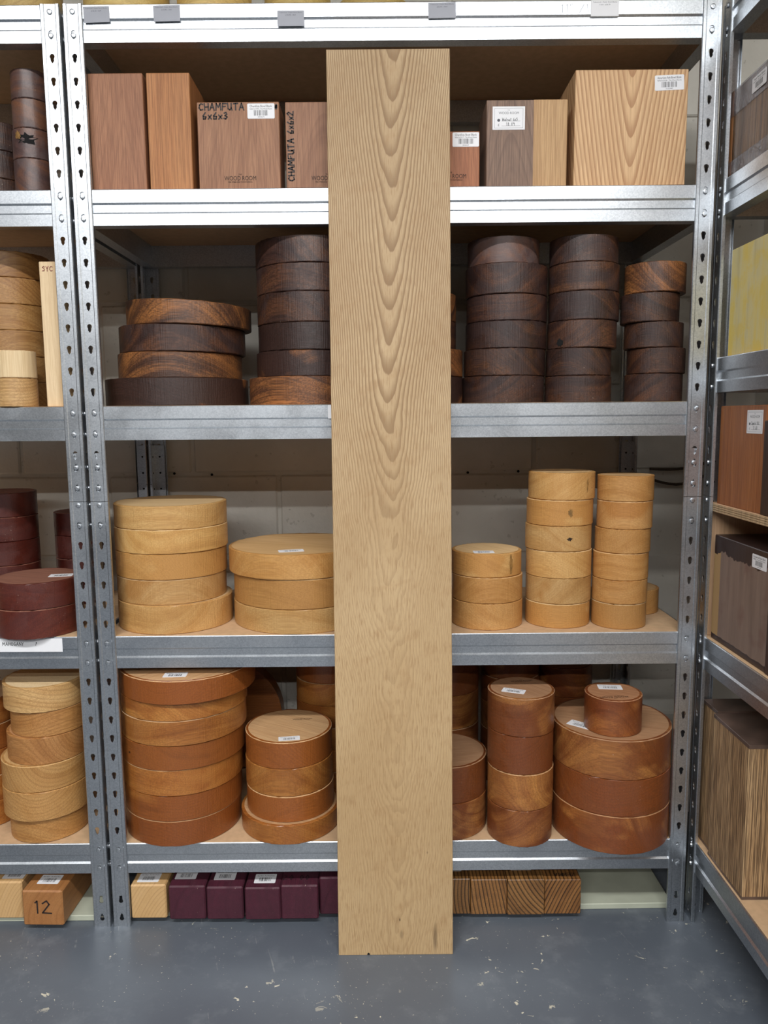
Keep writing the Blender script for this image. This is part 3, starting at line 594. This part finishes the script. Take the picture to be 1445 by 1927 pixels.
ST = {
    'C1': [(-0.4564,0.163,0.135,1.3256,0.0504),
        (-0.4729,0.163,0.1364,1.2694,0.0561),
        (-0.4802,0.163,0.1345,1.2152,0.0543),
        (-0.4883,0.163,0.1562,1.1565,0.0587)],
    'C2': [(-0.1809,0.1523,0.1219,1.4469,0.0546),
        (-0.181,0.1523,0.1213,1.3898,0.0571),
        (-0.1799,0.1523,0.1218,1.3277,0.0621),
        (-0.1788,0.1523,0.1224,1.2704,0.0573),
        (-0.1836,0.1523,0.1217,1.2161,0.0543),
        (-0.1906,0.1523,0.1328,1.1565,0.0596)],
    'C3': [(0.0504,0.1287,0.0847,1.3318,0.0582),
        (0.0502,0.1287,0.0851,1.272,0.0599),
        (0.0511,0.1287,0.0983,1.2142,0.0578),
        (0.051,0.1287,0.0988,1.1565,0.0577)],
    'C4': [(0.2377,0.1279,0.0768,1.4457,0.0554),
        (0.2446,0.1279,0.088,1.3827,0.063),
        (0.2459,0.1279,0.0866,1.3279,0.0548),
        (0.2448,0.1279,0.0876,1.2713,0.0566),
        (0.2419,0.1279,0.088,1.2143,0.057),
        (0.2396,0.1279,0.089,1.1565,0.0578)],
    'C5': [(0.4057,0.1032,0.0715,1.4439,0.0548),
        (0.4071,0.1032,0.074,1.3862,0.0577),
        (0.408,0.1032,0.0738,1.3274,0.0588),
        (0.4054,0.1032,0.0725,1.2703,0.0571),
        (0.3994,0.1032,0.0689,1.2128,0.0575),
        (0.3996,0.1032,0.0703,1.1565,0.0563)],
    'C6': [(0.5548,0.0863,0.0624,1.3811,0.0615),
        (0.5452,0.0863,0.0601,1.3217,0.0594),
        (0.5552,0.0863,0.0603,1.2688,0.0529),
        (0.5622,0.0863,0.0599,1.2155,0.0533),
        (0.558,0.0863,0.0597,1.1565,0.059)],
    'D1': [(-0.5145,0.138,0.1282,0.8951,0.0509),
        (-0.5148,0.138,0.1295,0.8429,0.0523),
        (-0.5176,0.138,0.1286,0.7863,0.0565),
        (-0.5196,0.138,0.1285,0.7318,0.0545),
        (-0.5115,0.138,0.1324,0.6685,0.0633)],
    'D2': [(-0.2249,0.1598,0.1577,0.7873,0.0548),
        (-0.2197,0.1598,0.1542,0.7218,0.0655),
        (-0.2192,0.1598,0.1555,0.6685,0.0533)],
    'D3': [(0.2024,0.0994,0.0771,0.7841,0.0521),
        (0.2041,0.0994,0.0786,0.7273,0.0568),
        (0.2042,0.0994,0.0786,0.6685,0.0588)],
    'D4': [(0.3684,0.103,0.0723,0.9493,0.059),
        (0.3652,0.103,0.0724,0.8932,0.056),
        (0.3629,0.103,0.0722,0.8378,0.0554),
        (0.3647,0.103,0.0719,0.7789,0.0589),
        (0.3647,0.103,0.0715,0.7219,0.0571),
        (0.364,0.103,0.0712,0.6685,0.0534)],
    'D5': [(0.5028,0.0782,0.0595,0.9464,0.0548),
        (0.5019,0.0782,0.059,0.8867,0.0597),
        (0.4993,0.0782,0.0589,0.8343,0.0524),
        (0.4966,0.0782,0.059,0.7755,0.0588),
        (0.4959,0.0782,0.0592,0.7237,0.0519),
        (0.4952,0.0782,0.0584,0.6685,0.0552)],
    'E1': [(-0.48,0.1177,0.1509,0.5277,0.0523),
        (-0.4904,0.1177,0.1412,0.4873,0.0404),
        (-0.4924,0.1177,0.1404,0.4311,0.0562),
        (-0.4949,0.1177,0.1386,0.375,0.0561),
        (-0.4979,0.1177,0.1352,0.3157,0.0593),
        (-0.4996,0.1177,0.1331,0.2563,0.0594),
        (-0.5012,0.1177,0.1321,0.1975,0.0588)],
    'E2': [(-0.2498,0.1029,0.0991,0.3654,0.0605),
        (-0.2499,0.1029,0.0999,0.3015,0.0639),
        (-0.2489,0.1029,0.1004,0.2422,0.0593),
        (-0.2495,0.1029,0.1137,0.1975,0.0447)],
    'E3': [(0.109,0.0969,0.0965,0.2826,0.0848),
        (0.1085,0.0969,0.0977,0.1975,0.0851)],
    'E4': [(0.2739,0.043,0.0732,0.4482,0.0848),
        (0.2734,0.043,0.0719,0.3629,0.0854),
        (0.2746,0.043,0.0724,0.2808,0.082),
        (0.2739,0.043,0.0722,0.1975,0.0833)],
    'E5': [(0.4857,0.0701,0.1312,0.3645,0.0866),
        (0.4874,0.0701,0.1311,0.2823,0.0822),
        (0.4872,0.0701,0.1317,0.1975,0.0848)],
    'L_C': [(-0.826,0.0673,0.0735,1.4159,0.0561),
        (-0.8284,0.0673,0.0753,1.3604,0.0555),
        (-0.8313,0.0673,0.0756,1.3046,0.0557),
        (-0.8329,0.0673,0.0753,1.2698,0.0349),
        (-0.7934,0.0673,0.0405,1.2156,0.0541),
        (-0.7944,0.0673,0.0412,1.1565,0.0591)],
    'L_D': [(-0.7913,0.0713,0.0917,0.7317,0.0568),
        (-0.793,0.0713,0.0921,0.6685,0.0632)],
    'L_E': [(-0.7983,0.0891,0.0878,0.4981,0.057),
        (-0.7926,0.0891,0.0816,0.4413,0.0568),
        (-0.7986,0.0891,0.0863,0.3798,0.0615),
        (-0.8074,0.0891,0.0932,0.319,0.0608),
        (-0.8073,0.0891,0.0942,0.2527,0.0663),
        (-0.8055,0.0891,0.0846,0.1975,0.0552)],
    'L_B': [(-0.7528,0.0957,0.0369,1.78,0.0575),
        (-0.7533,0.0957,0.037,1.7225,0.0575),
        (-0.755,0.0957,0.0382,1.6632,0.0593),
        (-0.7539,0.0957,0.0389,1.5845,0.0787)],
}
def clampleft(lst, lim):
    out = []
    for x, y, r, z, h in lst:
        rt = x+r
        if x-r < lim: r = (rt-lim)/2; x = rt-r
        out.append((x, y, r, z, h))
    return out
ST['E5'] = [(x-.003, y, r-.001, z, h) for x, y, r, z, h in ST['E5']]
ST['D1'] = clampleft(ST['D1'], -0.634); ST['E1'] = clampleft(ST['E1'], -0.634)
DK = ('rose', 'rose'); DB = ('rosebrown', 'rosebrown')
GC = 'dark round blanks on the upper middle shelf'
stack('C1', ST['C1'], [DB, DK, DB, DB], 'wide dark brown', 'low stack beside the double posts', GC, {2: (0, -.008), 1: (-.008, -.022), 0: (-.022, -.05)})
stack('C2', ST['C2'], [DK, DK, DK, DB, DB, DB], 'dark streaked', 'tall stack at plank\'s left edge, upper shelf', GC)
stack('C3', ST['C3'], [DB, DK, DB, DB], 'dark', 'stack mostly hidden behind the plank, upper shelf', GC)
stack('C4', ST['C4'], [('greywax', 'rose'), DK, DK, DK, DK, DK], 'dark waxed', 'tall stack just right of plank, upper shelf', GC)
stack('C5', ST['C5'], DK, 'dark waxed', 'middle of the three stacks right of plank', GC)
stack('C6', ST['C6'], [DB, DK, DK, DK, DK], 'small dark', 'five-high stack beside the right post', GC)
GD = 'pale round blanks on the lower middle shelf'; MP = ('maple', 'maple_raw')
stack('D1', ST['D1'], MP, 'wide pale yellow', 'five-high stack beside the double posts', GD)
stack('D2', ST['D2'], MP, 'wide pale yellow', 'three-high stack left of the plank', GD, tints={0: (.95, .86, .74)})
stack('D3', ST['D3'], MP, 'small pale', 'three-high stack touching plank\'s right side', GD, tints={1: (.9, .8, .7), 2: (.95, .86, .78)})
stack('D4', ST['D4'], MP, 'small pale yellow', 'six-high stack, left of two tall pale ones', GD, tints={0: (1.06, 1.03, .98), 1: (1.1, 1.08, 1.04), 3: (1.08, 1.06, 1.0)})
stack('D5', ST['D5'], MP, 'small tan', 'six-high pale stack nearest the right post', GD, tints={0: (.95, .86, .78), 1: (.97, .87, .8), 2: (.88, .78, .68), 3: (1, .9, .8), 4: (.93, .83, .74)})
GE = 'reddish round blanks on the bottom shelf'; CH = ('cherry', 'cherry_raw'); RC = ('redcherry', 'redraw')
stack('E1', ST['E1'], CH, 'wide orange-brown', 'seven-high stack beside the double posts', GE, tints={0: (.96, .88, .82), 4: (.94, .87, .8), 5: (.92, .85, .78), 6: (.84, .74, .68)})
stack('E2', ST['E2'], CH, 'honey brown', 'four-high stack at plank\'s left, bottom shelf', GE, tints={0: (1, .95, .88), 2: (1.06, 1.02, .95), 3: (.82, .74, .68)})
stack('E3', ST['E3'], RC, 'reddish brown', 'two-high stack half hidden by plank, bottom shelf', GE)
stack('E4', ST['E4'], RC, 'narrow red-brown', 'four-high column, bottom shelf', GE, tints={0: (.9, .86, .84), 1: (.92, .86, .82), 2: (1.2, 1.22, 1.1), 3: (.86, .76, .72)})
stack('E5', ST['E5'], RC, 'wide red-brown', 'three-high stack overhanging the bottom shelf\'s right end', GE, tints={0: (.98, .94, .9), 1: (1.1, 1.02, .9), 2: (1.08, .98, .86)})
stack('E6', [(0.4713, 0.0201, 0.0608, 0.4511, 0.080)], RC, 'small reddish', 'sitting alone on top of the widest red-brown stack', GE, tints={0: (.95, .8, .72)})
# stacks standing behind the front rows
stack('D6', [(0.565, 0.20, 0.06, 0.6685, .057)], MP, 'pale', 'peeping out behind the tall tan stack', GD, tints={0: (.9, .8, .7)})
stack('E7', [(-0.168, 0.30, 0.085, 0.1975+.057*k, .057) for k in (6, 5, 4, 3, 2, 1, 0)], CH, 'shaded brown', 'seven-high stack behind the honey brown stack', GE)
stack('E8', [(0.125, 0.287, 0.085, 0.1975+.085*k, .085) for k in (3, 2, 1, 0)], RC, 'shaded red-brown', 'stack behind the half hidden two-high stack', GE)
stack('E9', [(0.296, 0.32, 0.074, 0.1975+.07*k, .07) for k in (5, 4, 3, 2, 1, 0)], RC, 'shaded', 'stack behind the narrow four-high column', GE)
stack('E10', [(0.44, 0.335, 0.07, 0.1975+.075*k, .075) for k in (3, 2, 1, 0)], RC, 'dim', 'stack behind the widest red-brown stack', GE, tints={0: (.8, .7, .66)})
sd = disc_mesh(0.15, 0.05, 77); sd.materials.append(M['cherry']); sd.materials.append(M['cherry'])  # waxed cherry on the faces too: shadow put into the colour of the raw face
o = tag(new_obj('round_blank', sd, loc=(-0.45, 0.40, 0.1975+.152)), 'orange-brown round wood blank standing on edge in the shadows behind two stacks', 'wood blank', GE)
o.rotation_euler = (rad(90), 0, 0)
# left rack
GL_ = 'round blanks in the left rack'; MH = ('mahog', 'mahograw'); MX = ('mixed', 'cherry_raw')
stack('LB', ST['L_B'], ('greywax', 'greywax'), 'grey waxed', 'narrow column on left rack\'s upper shelf', GL_)
stack('LB2', [(-0.885, 0.19, 0.085, 1.5845+.058*k, .058) for k in (2, 1, 0)], DK, 'dark reddish', 'upper shelf stack cut by the left edge', GL_)
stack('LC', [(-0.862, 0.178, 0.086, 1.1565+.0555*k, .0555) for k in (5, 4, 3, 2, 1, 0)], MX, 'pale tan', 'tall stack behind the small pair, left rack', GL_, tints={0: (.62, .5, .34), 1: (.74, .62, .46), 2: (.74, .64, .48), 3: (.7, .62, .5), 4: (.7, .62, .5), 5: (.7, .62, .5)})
stack('LC2', [(-0.7934, 0.0373, 0.0405, 1.2156, .056), (-0.7944, 0.0373, 0.0412, 1.1565, .059)], [('sycamore', 'sycamore'), ('mixed', 'mixed')], 'small pale', 'pair in front, beside the board marked in red', GL_)
stack('LD', ST['L_D'], MH, 'dark red', 'pair above the handwritten paper sign', GL_)
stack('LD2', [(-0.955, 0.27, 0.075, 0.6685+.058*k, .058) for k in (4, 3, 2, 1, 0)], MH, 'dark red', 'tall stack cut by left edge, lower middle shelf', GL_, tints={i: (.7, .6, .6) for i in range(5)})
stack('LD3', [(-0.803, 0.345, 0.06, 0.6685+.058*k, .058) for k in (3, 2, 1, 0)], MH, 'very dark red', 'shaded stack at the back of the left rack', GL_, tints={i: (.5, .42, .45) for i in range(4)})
stack('LE', ST['L_E'], [('mixed', 'sycamore'), ('mixed', 'cherry_raw'), ('mixed', 'cherry_raw'), ('mixed', 'maple_raw'), ('mixed', 'maple_raw'), ('mixed', 'cherry_raw')], 'pale mixed', 'uneven six-high stack on left rack\'s bottom shelf', GL_,
      tints={0: (1.12, 1.12, 1.08), 1: (.86, .68, .5), 2: (.84, .66, .52), 3: (.92, .82, .66), 4: (.98, .88, .72), 5: (.9, .74, .54)})
stack('LE2', [(-0.985, 0.14, 0.085, 0.1975+.06*k, .06) for k in (4, 3, 2, 1, 0)], CH, 'brown', 'bottom shelf stack cut by the left edge', GL_)
# top shelf
for i, (x, r, y, h) in enumerate(((-0.80, .075, .11, .08), (-0.545, .085, .10, .085), (-0.365, .075, .10, .08), (-0.20, .07, .16, .08), (-0.04, .08, .20, .08))):
    stack('T%d' % i, [(x if i else -.76, y, r, 1.9276, h)], ('poplar', 'poplar'), 'yellowish', ['on the left rack\'s top shelf, at the frame\'s upper left corner', 'on the top shelf between the first two price cards', 'on the top shelf just right of the second price card', 'on the top shelf behind the third price card', 'on the top shelf above the plank'][i], 'blanks on the top shelf')

# stickers and stamps on the discs
def top_sticker(key, i, x, y, w, h, ang, seed):
    o = DISC[(key, i)]; z = o.location.z + ST_h[(key, i)]; sticker(o, on_top(o, x, y, z, ang), w, h, seed=seed)
ST_h = {k: max(v.co.z for v in o.data.vertices) for k, o in DISC.items()}
for a in (('E1', 0, -.48, .010, .05, .030, 3, 1), ('E2', 0, -.24, .028, .047, .022, 8, 2), ('E4', 0, .254, .022, .050, .026, -22, 3), ('E5', 0, .404, .030, .055, .030, -40, 4), ('E6', 0, .471, .045, .052, .028, -6, 5),
          ('D2', 0, -.229, .054, .055, .030, 12, 6), ('D3', 0, .19, .052, .045, .03, 0, 7), ('LD', 0, -.74, .072, .05, .03, 10, 8), ('E9', 0, .296, .29, .05, .03, -20, 9), ('E8', 0, .165, .25, .05, .03, 30, 10)): top_sticker(*a)
def top_stamp(key, i, x, y, w, ang):
    o = DISC[(key, i)]; fr = on_top(o, x, y, o.location.z+ST_h[(key, i)], ang)
    stamp(o, fr, w)
top_stamp('E2', 0, -.222, .135, .045, 5); top_stamp('E4', 0, .283, .082, .05, 8); top_stamp('E6', 0, .463, -.012, .062, 184)

def side_mark(key, i, name, off, zc, w, h, mat, seed, lift=.0005):
    """a knot, stain or void on the side of a disc: an irregular patch bent round it"""
    o = DISC[(key, i)]; r = max(math.hypot(v.co.x, v.co.y) for v in o.data.vertices)+lift; rng = random.Random(seed); th0 = rad(-90)+off-o.rotation_euler.z
    V = [(r*math.cos(th0), r*math.sin(th0), zc)]; n = 22
    for k in range(n):
        a = 2*math.pi*k/n; q = rng.uniform(.55, 1.05); th = th0+math.cos(a)*w/2*q/r; V.append((r*math.cos(th), r*math.sin(th), zc+math.sin(a)*h/2*q))
    me = mesh_from(V, [(0, 1+k, 1+(k+1) % n) for k in range(n)]); me.materials.append(M[mat]); return new_obj(name, me, o)
M['stain'] = plain('dark_stain', lin((164, 122, 66)), 0.6, vary=0.25, scale=80.0)
M['knot'] = plain('knot_wood', lin((62, 42, 26)), 0.6, vary=0.4, scale=200.0)
side_mark('D4', 2, 'knot', .12, .028, .014, .008, 'knot', 1); side_mark('D4', 0, 'stain', .62, .032, .006, .030, 'stain', 2); side_mark('D4', 1, 'stain', .1, .03, .012, .022, 'stain', 3)
side_mark('D3', 0, 'stain', .62, .028, .013, .046, 'stain', 4); side_mark('E1', 3, 'knot', -.75, .028, .007, .005, 'knot', 5); side_mark('C5', 3, 'knot', -.9, .012, .018, .02, 'dark', 6)
side_mark('LB', 2, 'bark_void', .15, .036, .046, .026, 'dark', 8); side_mark('LB', 2, 'bark_void', -.35, .044, .016, .02, 'stain', 9)

# ------------------------------------------------------------------ square blanks on the upper shelf
ZB = 1.5848
def block(name, label, x0, x1, y0, d, z, h, mat, group, mats2=None, bev=.0012):
    me = box_mesh(x1-x0, d, h, bev); me.materials.append(M[mat])
    o = new_obj(name, me, loc=((x0+x1)/2, y0+d/2, z)); tag(o, label, 'wood block', group); return o
def front(o, x, z): return frame((x-o.location.x, -(o.dimensions_y)/2, z-o.location.z), (1, 0, 0), (0, 0, 1))
def fr_front(o, d, x, z): return frame((x-o.location.x, -d/2-.0001, z-o.location.z), (1, 0, 0), (0, 0, 1))
GB = 'square blanks on the upper shelf'
block('square_blank', 'tall grey-brown wood block at the left end of the upper shelf', -.606, -.497, .02, .12, ZB, .2235, 'chamfuta', GB).color = (1, .92, .9, 1)
block('square_blank', 'tall narrow orange-brown wood block second from left, upper shelf', -.490, -.404, .02, .16, ZB, .2235, 'orangewood', GB)
b3 = block('square_blank', 'brown wood block with black writing and barcode sticker, upper shelf', -.3915, -.228, .02, .075, ZB, .168, 'chamfuta', GB)
f3 = lambda x, z: fr_front(b3, .075, x, z)
sticker(b3, f3(-.2639, 1.735), .054, .0285, 'Chamfuta Bowl Blank', '6x6x3 \u00a319.70 - The Wood Room', '0000673', 11)
put_hand(b3, f3(-.387, 1.7375), 'CHAMFUTA', 0, 0, .0125, .0024, seed=2, squeeze=1.25); put_hand(b3, f3(-.3805, 1.7205), '6x6x3', 0, 0, .0125, .0024, seed=3, squeeze=1.35); put_hand(b3, f3(-.236, 1.739), '#', 0, 0, .008, .0022, seed=5)
stamp(b3, f3(-.309, 1.604), .0635)
b4 = block('square_blank', 'brown wood block with writing up its side, beside the plank', -.216, -.052, .02, .06, ZB, .167, 'chamfuta', GB); b4.color = (.94, .95, .98, 1)
put_hand(b4, frame((-.2000+.134, -.03-.0001, 1.602-ZB), (0, 0, 1), (-1, 0, 0)), 'CHAMFUTA 6x6x2', 0, 0, .012, .0024, seed=6, squeeze=1.17)
stamp(b4, fr_front(b4, .06, -.134, 1.603), .0635)
b5 = block('square_blank', 'small reddish block with barcode sticker right of the plank', .045, .1715, .02, .05, ZB, .109, 'chamfuta', GB); b5.color = (1.05, .82, .68, 1)
sticker(b5, fr_front(b5, .05, .1437, 1.678), .053, .0275, 'Chamfuta Bowl Blank', '5x5x2 \u00a310.17 - The Wood Room', '0000667', 12); stamp(b5, fr_front(b5, .05, .113, 1.6045), .0635)
b6 = block('square_blank', 'two-tone walnut block with white shop card, upper shelf', .185, .346, .02, .13, ZB, .1675, 'walnut', GB)
me = box_mesh(.0685, .13, .1675, .0012); me.materials.append(M['walnutsap']); new_obj('sapwood', me, b6, loc=(.0805-.0343+.0003, -.0003, .0003))
shop_card(b6, fr_front(b6, .1305, .229, 1.7177), .0645, .0440, 'Walnut 6x5', '18.09')
b7 = block('square_blank', 'large pale ash block with bold V-shaped grain, upper shelf', .3605, .5845, .02, .15, ZB, .2225, 'ash', GB)
sticker(b7, fr_front(b7, .15, .5467, 1.782) @ Matrix.Rotation(rad(2), 4, 'Z'), .058, .0285, 'American Ash Bowl Blank', '9x9x3 \u00a331.80 - The Wood Room', '1213987', 13)
syc = block('square_blank', 'tall pale board marked in red pen behind the double posts', -.727, -.655, .025, .05, 1.1565, .2935, 'sycamore', 'boards in the left rack')
put_hand(syc, fr_front(syc, .05, -.720, 1.431), 'SYC', 0, 0, .0095, .0012, 'redpen', 7, 1.2)

# ------------------------------------------------------------------ squares lying on the floor boards
ZF = 0.0141; GF = 'square lengths under the bottom shelf'
def length(label, x0, x1, y0, h, mat, d=.33, tint=None, st=None, bev=.003, z=ZF):
    o = block('square_length', label, x0, x1, y0, d, z, h, mat, GF, bev=bev)
    if tint: o.color = (*tint, 1)
    if st:
        sx, sy = st; sticker(o, frame((sx-o.location.x, sy-o.location.y, h), (1, 0, 0), (0, 1, 0)), .048, .034, seed=int(abs(sx)*900))
    return o
length('pale square length at the foot of the double posts', -.601, -.5215, .0042+.002, .081, 'pale', st=(-.5655, .034))
PU = 'dark purple square length'
length(PU+' next to the pale one', -.5145, -.4325, .0015, .0805, 'purple', st=(-.4835, .045))
length(PU+', second from the pale one', -.430, -.348, .0005, .078, 'purple', st=(-.395, .045))
length(PU+', third from the pale one', -.3440, -.2645, -.002, .0775, 'purple', st=(-.302, .032))
p4 = length(PU+' with black price writing on top', -.2635, -.1800, -.001, .0815, 'purple')
put_hand(p4, frame((-.040, -.165+.022, .0815), (1, 0, 0), (0, 1, 0)), '20.00', 0, 0, .016, .0014, 'ink', 9, 1.3)
length(PU+' partly behind the plank, set further back', -.1785, -.0985, .0145, .0895, 'purple', st=(-.150, .06))
ZE = 'zebra-striped square length'
length(ZE+' half hidden by the plank', .0795, .1605, .013, .0845, 'zebra', st=(.12, .06), bev=.0012)
length(ZE+', second from the plank', .1615, .2430, .011, .0838, 'zebra', tint=(1.04, 1, .96), bev=.0012)
length(ZE+', third from the plank', .2440, .3268, .0085, .0845, 'zebra', st=(.28, .062), bev=.0012)
z3 = length(ZE+' at the right end of the row', .3280, .4092, .0105, .0825, 'zebra', tint=(.98, .9, .84), bev=.0012)
put_hand(z3, frame((.030, -.165+.024, .0825), (-1, 0, 0), (0, -1, 0)), 'ZEBRA', 0, 0, .011, .0014, 'ink', 10, 1.3)
length('pale square length cut off by the left edge', -.931, -.8455, .0106, .0885, 'pale', st=(-.872, .04))
q12 = length('tan square length marked 12 in black pen', -.8305, -.7400, -.0145, .0825, 'tan', st=(-.785, .028), z=.0141)
q12.rotation_euler.z = rad(-1.5)
put_hand(q12, frame((-.020, -.165-.0002, .030), (1, 0, 0), (0, 0, 1)), '12', 0, 0, .029, .0032, 'marker', 11, 1.35)

# ------------------------------------------------------------------ blanks in the right rack
GR = 'blocks in the right rack'
def rblock(label, y_far, y_near, x0, x1, z, h, mat, bev=.0015):
    me = box_mesh(x1-x0, y_far-y_near, h, bev); me.materials.append(M[mat])
    o = new_obj('wood_block', me, loc=((x0+x1)/2, (y_far+y_near)/2, z)); return tag(o, label, 'wood block', GR)
def fr_left(o, w, y, z): return frame((-w/2-.0002, y-o.location.y, z-o.location.z), (0, -1, 0), (0, 0, 1))
def rz(i): return ZR[i]+BH+.0001
r1 = rblock('figured brown block in stretch film, top of the right rack', .022, -.235, .667, .787, rz(1)+.0006, .163, 'teak')
for zz, hh in ((.1145, .050), (-.0005, .032)):
    me = box_mesh(.1226, .2596, hh, .001); me.materials.append(M['film']); new_obj('film_wrap', me, r1, loc=(0, 0, zz))
me = box_mesh(.001, .024, .163, 0); me.materials.append(M['orangewood']); new_obj('sapwood', me, r1, loc=(-.0603, .1163, 0))
sticker(r1, fr_left(r1, .124, -.1085, 1.732), .054, .0265, 'Teak Bowl Blank', '10x10x3 - The Wood Room', '0001132', 14)
rblock('pale yellow waxed block in the right rack', -.022, -.30, .668, .75, rz(2), .2075, 'yellow')
ply = bpy.data.objects.new('plywood_shelf', None); COL.objects.link(ply); tag(ply, 'plywood shelf with end panel fitted inside the right rack', 'shelf')
zp = ZR[3]+BH
me = box_mesh(.278, 1.15, .018, .0006); me.materials.append(M['ply']); new_obj('shelf_panel', me, ply, loc=(.6622+.14, .026-.575, .927))
for k in range(4):
    me = box_mesh(.0008, 1.15, .0032, 0); me.materials.append(M['plyedge']); new_obj('ply_layer', me, ply, loc=(.6617, .026-.575, .9285+.0042*k))
me = box_mesh(.275, .012, .927-zp-.0002, .0006); me.materials.append(M['ply']); new_obj('end_panel', me, ply, loc=(.6625+.1375, .020, zp+.0001))
me = box_mesh(.275, .012, .927-zp-.0002, .0006); me.materials.append(M['ply']); new_obj('end_panel', me, ply, loc=(.6625+.1375, -1.10, zp+.0001))
r3 = rblock('red-brown block with white shop card standing on the plywood shelf', -.004, -.1925, .668, .76, .9451, .2005, 'sapele')
shop_card(r3, fr_left(r3, .092, -.151, 1.1145), .061, .0435, 'Sapele 9x2', '11.68', 20)
rblock('dark brown block beside the red-brown one on the plywood shelf', -.1945, -.36, .664, .75, .9451, .172, 'wenge')
r5 = rblock('grey-brown block with drips of dark wax under the plywood shelf', -.004, -.235, .668, .80, rz(3), .222, 'waxblock')
sticker(r5, fr_left(r5, .132, -.196, .856), .055, .0255, 'Rosewood Bowl Blank', '8x8x3 - The Wood Room', '0001421', 15)
rblock('dark waxed block next to the dripping one, cut by the right edge', -.2375, -.46, .666, .78, rz(3), .205, 'wenge')
def striped(label, yf, yn, x0, x1, h):
    o = rblock(label, yf, yn, x0, x1, rz(4), h, 'stripe')
    me = box_mesh(x1-x0+.0012, yf-yn+.0012, .008, .0005); me.materials.append(M['darktop']); new_obj('waxed_end', me, o, loc=(0, 0, h-.0062)); 
    me = box_mesh(x1-x0+.001, yf-yn+.001, .006, .0003); me.materials.append(M['darktop']); new_obj('waxed_end', me, o, loc=(0, 0, 0.0001)); return o
striped('tall striped tan block at the far end of right rack\'s bottom shelf', .026, -.046, .672, .79, .318)
striped('wide striped tan block nearest the camera on right rack\'s bottom shelf', -.0475, -.203, .664, .79, .314)

# ------------------------------------------------------------------ cards, signs, cables
def price_card(x0, x1, z0, z1, l1, l2, label, mat='card', tilt=0.0):
    me = round_rect(x1-x0, z1-z0, .0004, .0004); me.materials.append(M[mat])
    o = new_obj('price_card', me, mat=frame(((x0+x1)/2, -.0003+.0028, (z0+z1)/2), (math.cos(tilt), 0, math.sin(tilt)), (-math.sin(tilt), 0, math.cos(tilt))))
    tag(o, label, 'price card', 'price cards on the top beam'); I = Matrix.Identity(4); w_ = x1-x0; h_ = z1-z0
    put_text(o, I, l1, 0, h_*.37, w_*.86, h_*.085, 'greyink', .0005); put_text(o, I, l2, 0, h_*.22, w_*.38, h_*.085, 'greyink', .0005); return o
TW = 'Tulipwood - Poplar Bowl Blanks'
price_card(-.6000, -.5502, 1.8935, 1.9225, TW, '\u00a310.16 - 6x4', 'grey price card at the left end of the top beam', tilt=.02)
price_card(-.4645, -.4134, 1.8945, 1.9235, TW, '\u00a313.90 - 7x4', 'grey price card second from left on the top beam', tilt=.015)
price_card(-.2247, -.1729, 1.8840, 1.9120, TW, '\u00a316.90 - 8x4', 'grey price card hanging lower than the others, left of the plank')
price_card(.0681, .1215, 1.8965, 1.9245, TW, '\u00a322.73 - 10x4', 'grey price card on the top beam above the plank\'s right edge', tilt=.02)
price_card(.3831, .4373, 1.8972, 1.9262, TW, '11x4 - \u00a326.70', 'whiter price card near the right end of the top beam', mat='paper')
put_hand(main_rack, frame((.325+.640, .0029, 1.905), (1, 0, 0), (0, 0, 1)), '11" /1', 0, 0, .014, .0007, 'greyink', 12, 1.3, lift=.0002)
me = round_rect(.0125, .0275, .0004, .0004); me.materials.append(M['paper'])
tag(new_obj('paper_tag', me, mat=frame((-.1335, .0026, 1.141), (1, 0, 0), (0, 0, 1))), 'narrow white paper tag on the beam at the plank\'s left edge', 'paper tag')
me = round_rect(.30, .0295, .0004, .0004); me.materials.append(M['paper'])
sg = tag(new_obj('paper_sign', me, mat=frame((-.7167-.15, .0024, .6515), (1, 0, -.006), (.006, 0, 1))), 'white paper strip with handwriting stuck to the left rack\'s beam', 'paper sign')
put_hand(sg, Matrix.Translation((.022, -.001, 0)), 'MAHOGANY', 0, 0, .0072, .0009, 'ink', 13, 1.12); put_hand(sg, Matrix.Translation((.092, -.001, 0)), '^', 0, 0, .008, .0009, 'ink', 14)
def cable(label, pts, r):
    cu = bpy.data.curves.new('cable', 'CURVE'); cu.dimensions = '3D'; cu.bevel_depth = r; cu.bevel_resolution = 1; sp = cu.splines.new('NURBS'); sp.points.add(len(pts)-1); sp.use_endpoint_u = True; sp.order_u = 3; sp.resolution_u = 4
    for p, q in zip(sp.points, pts): p.co = (*q, 1)
    ob = bpy.data.objects.new('cable', cu); COL.objects.link(ob); bpy.context.view_layer.update()
    me = bpy.data.meshes.new_from_object(ob.evaluated_get(bpy.context.evaluated_depsgraph_get())); bpy.data.objects.remove(ob); me.materials.clear(); me.materials.append(M['cable'])
    return tag(new_obj('cable', me), label, 'cable', 'cables on the block wall')
cable('brown cable drooping along the wall behind the right post', [(.70, .464, .955), (.76, .462, .935), (.82, .464, .96), (.90, .464, .985), (.95, .464, 1.01)], .004)
cable('upper brown cable on the wall behind the right post', [(.69, .464, .985), (.77, .462, .98), (.84, .464, 1.0), (.95, .464, 1.035)], .004)
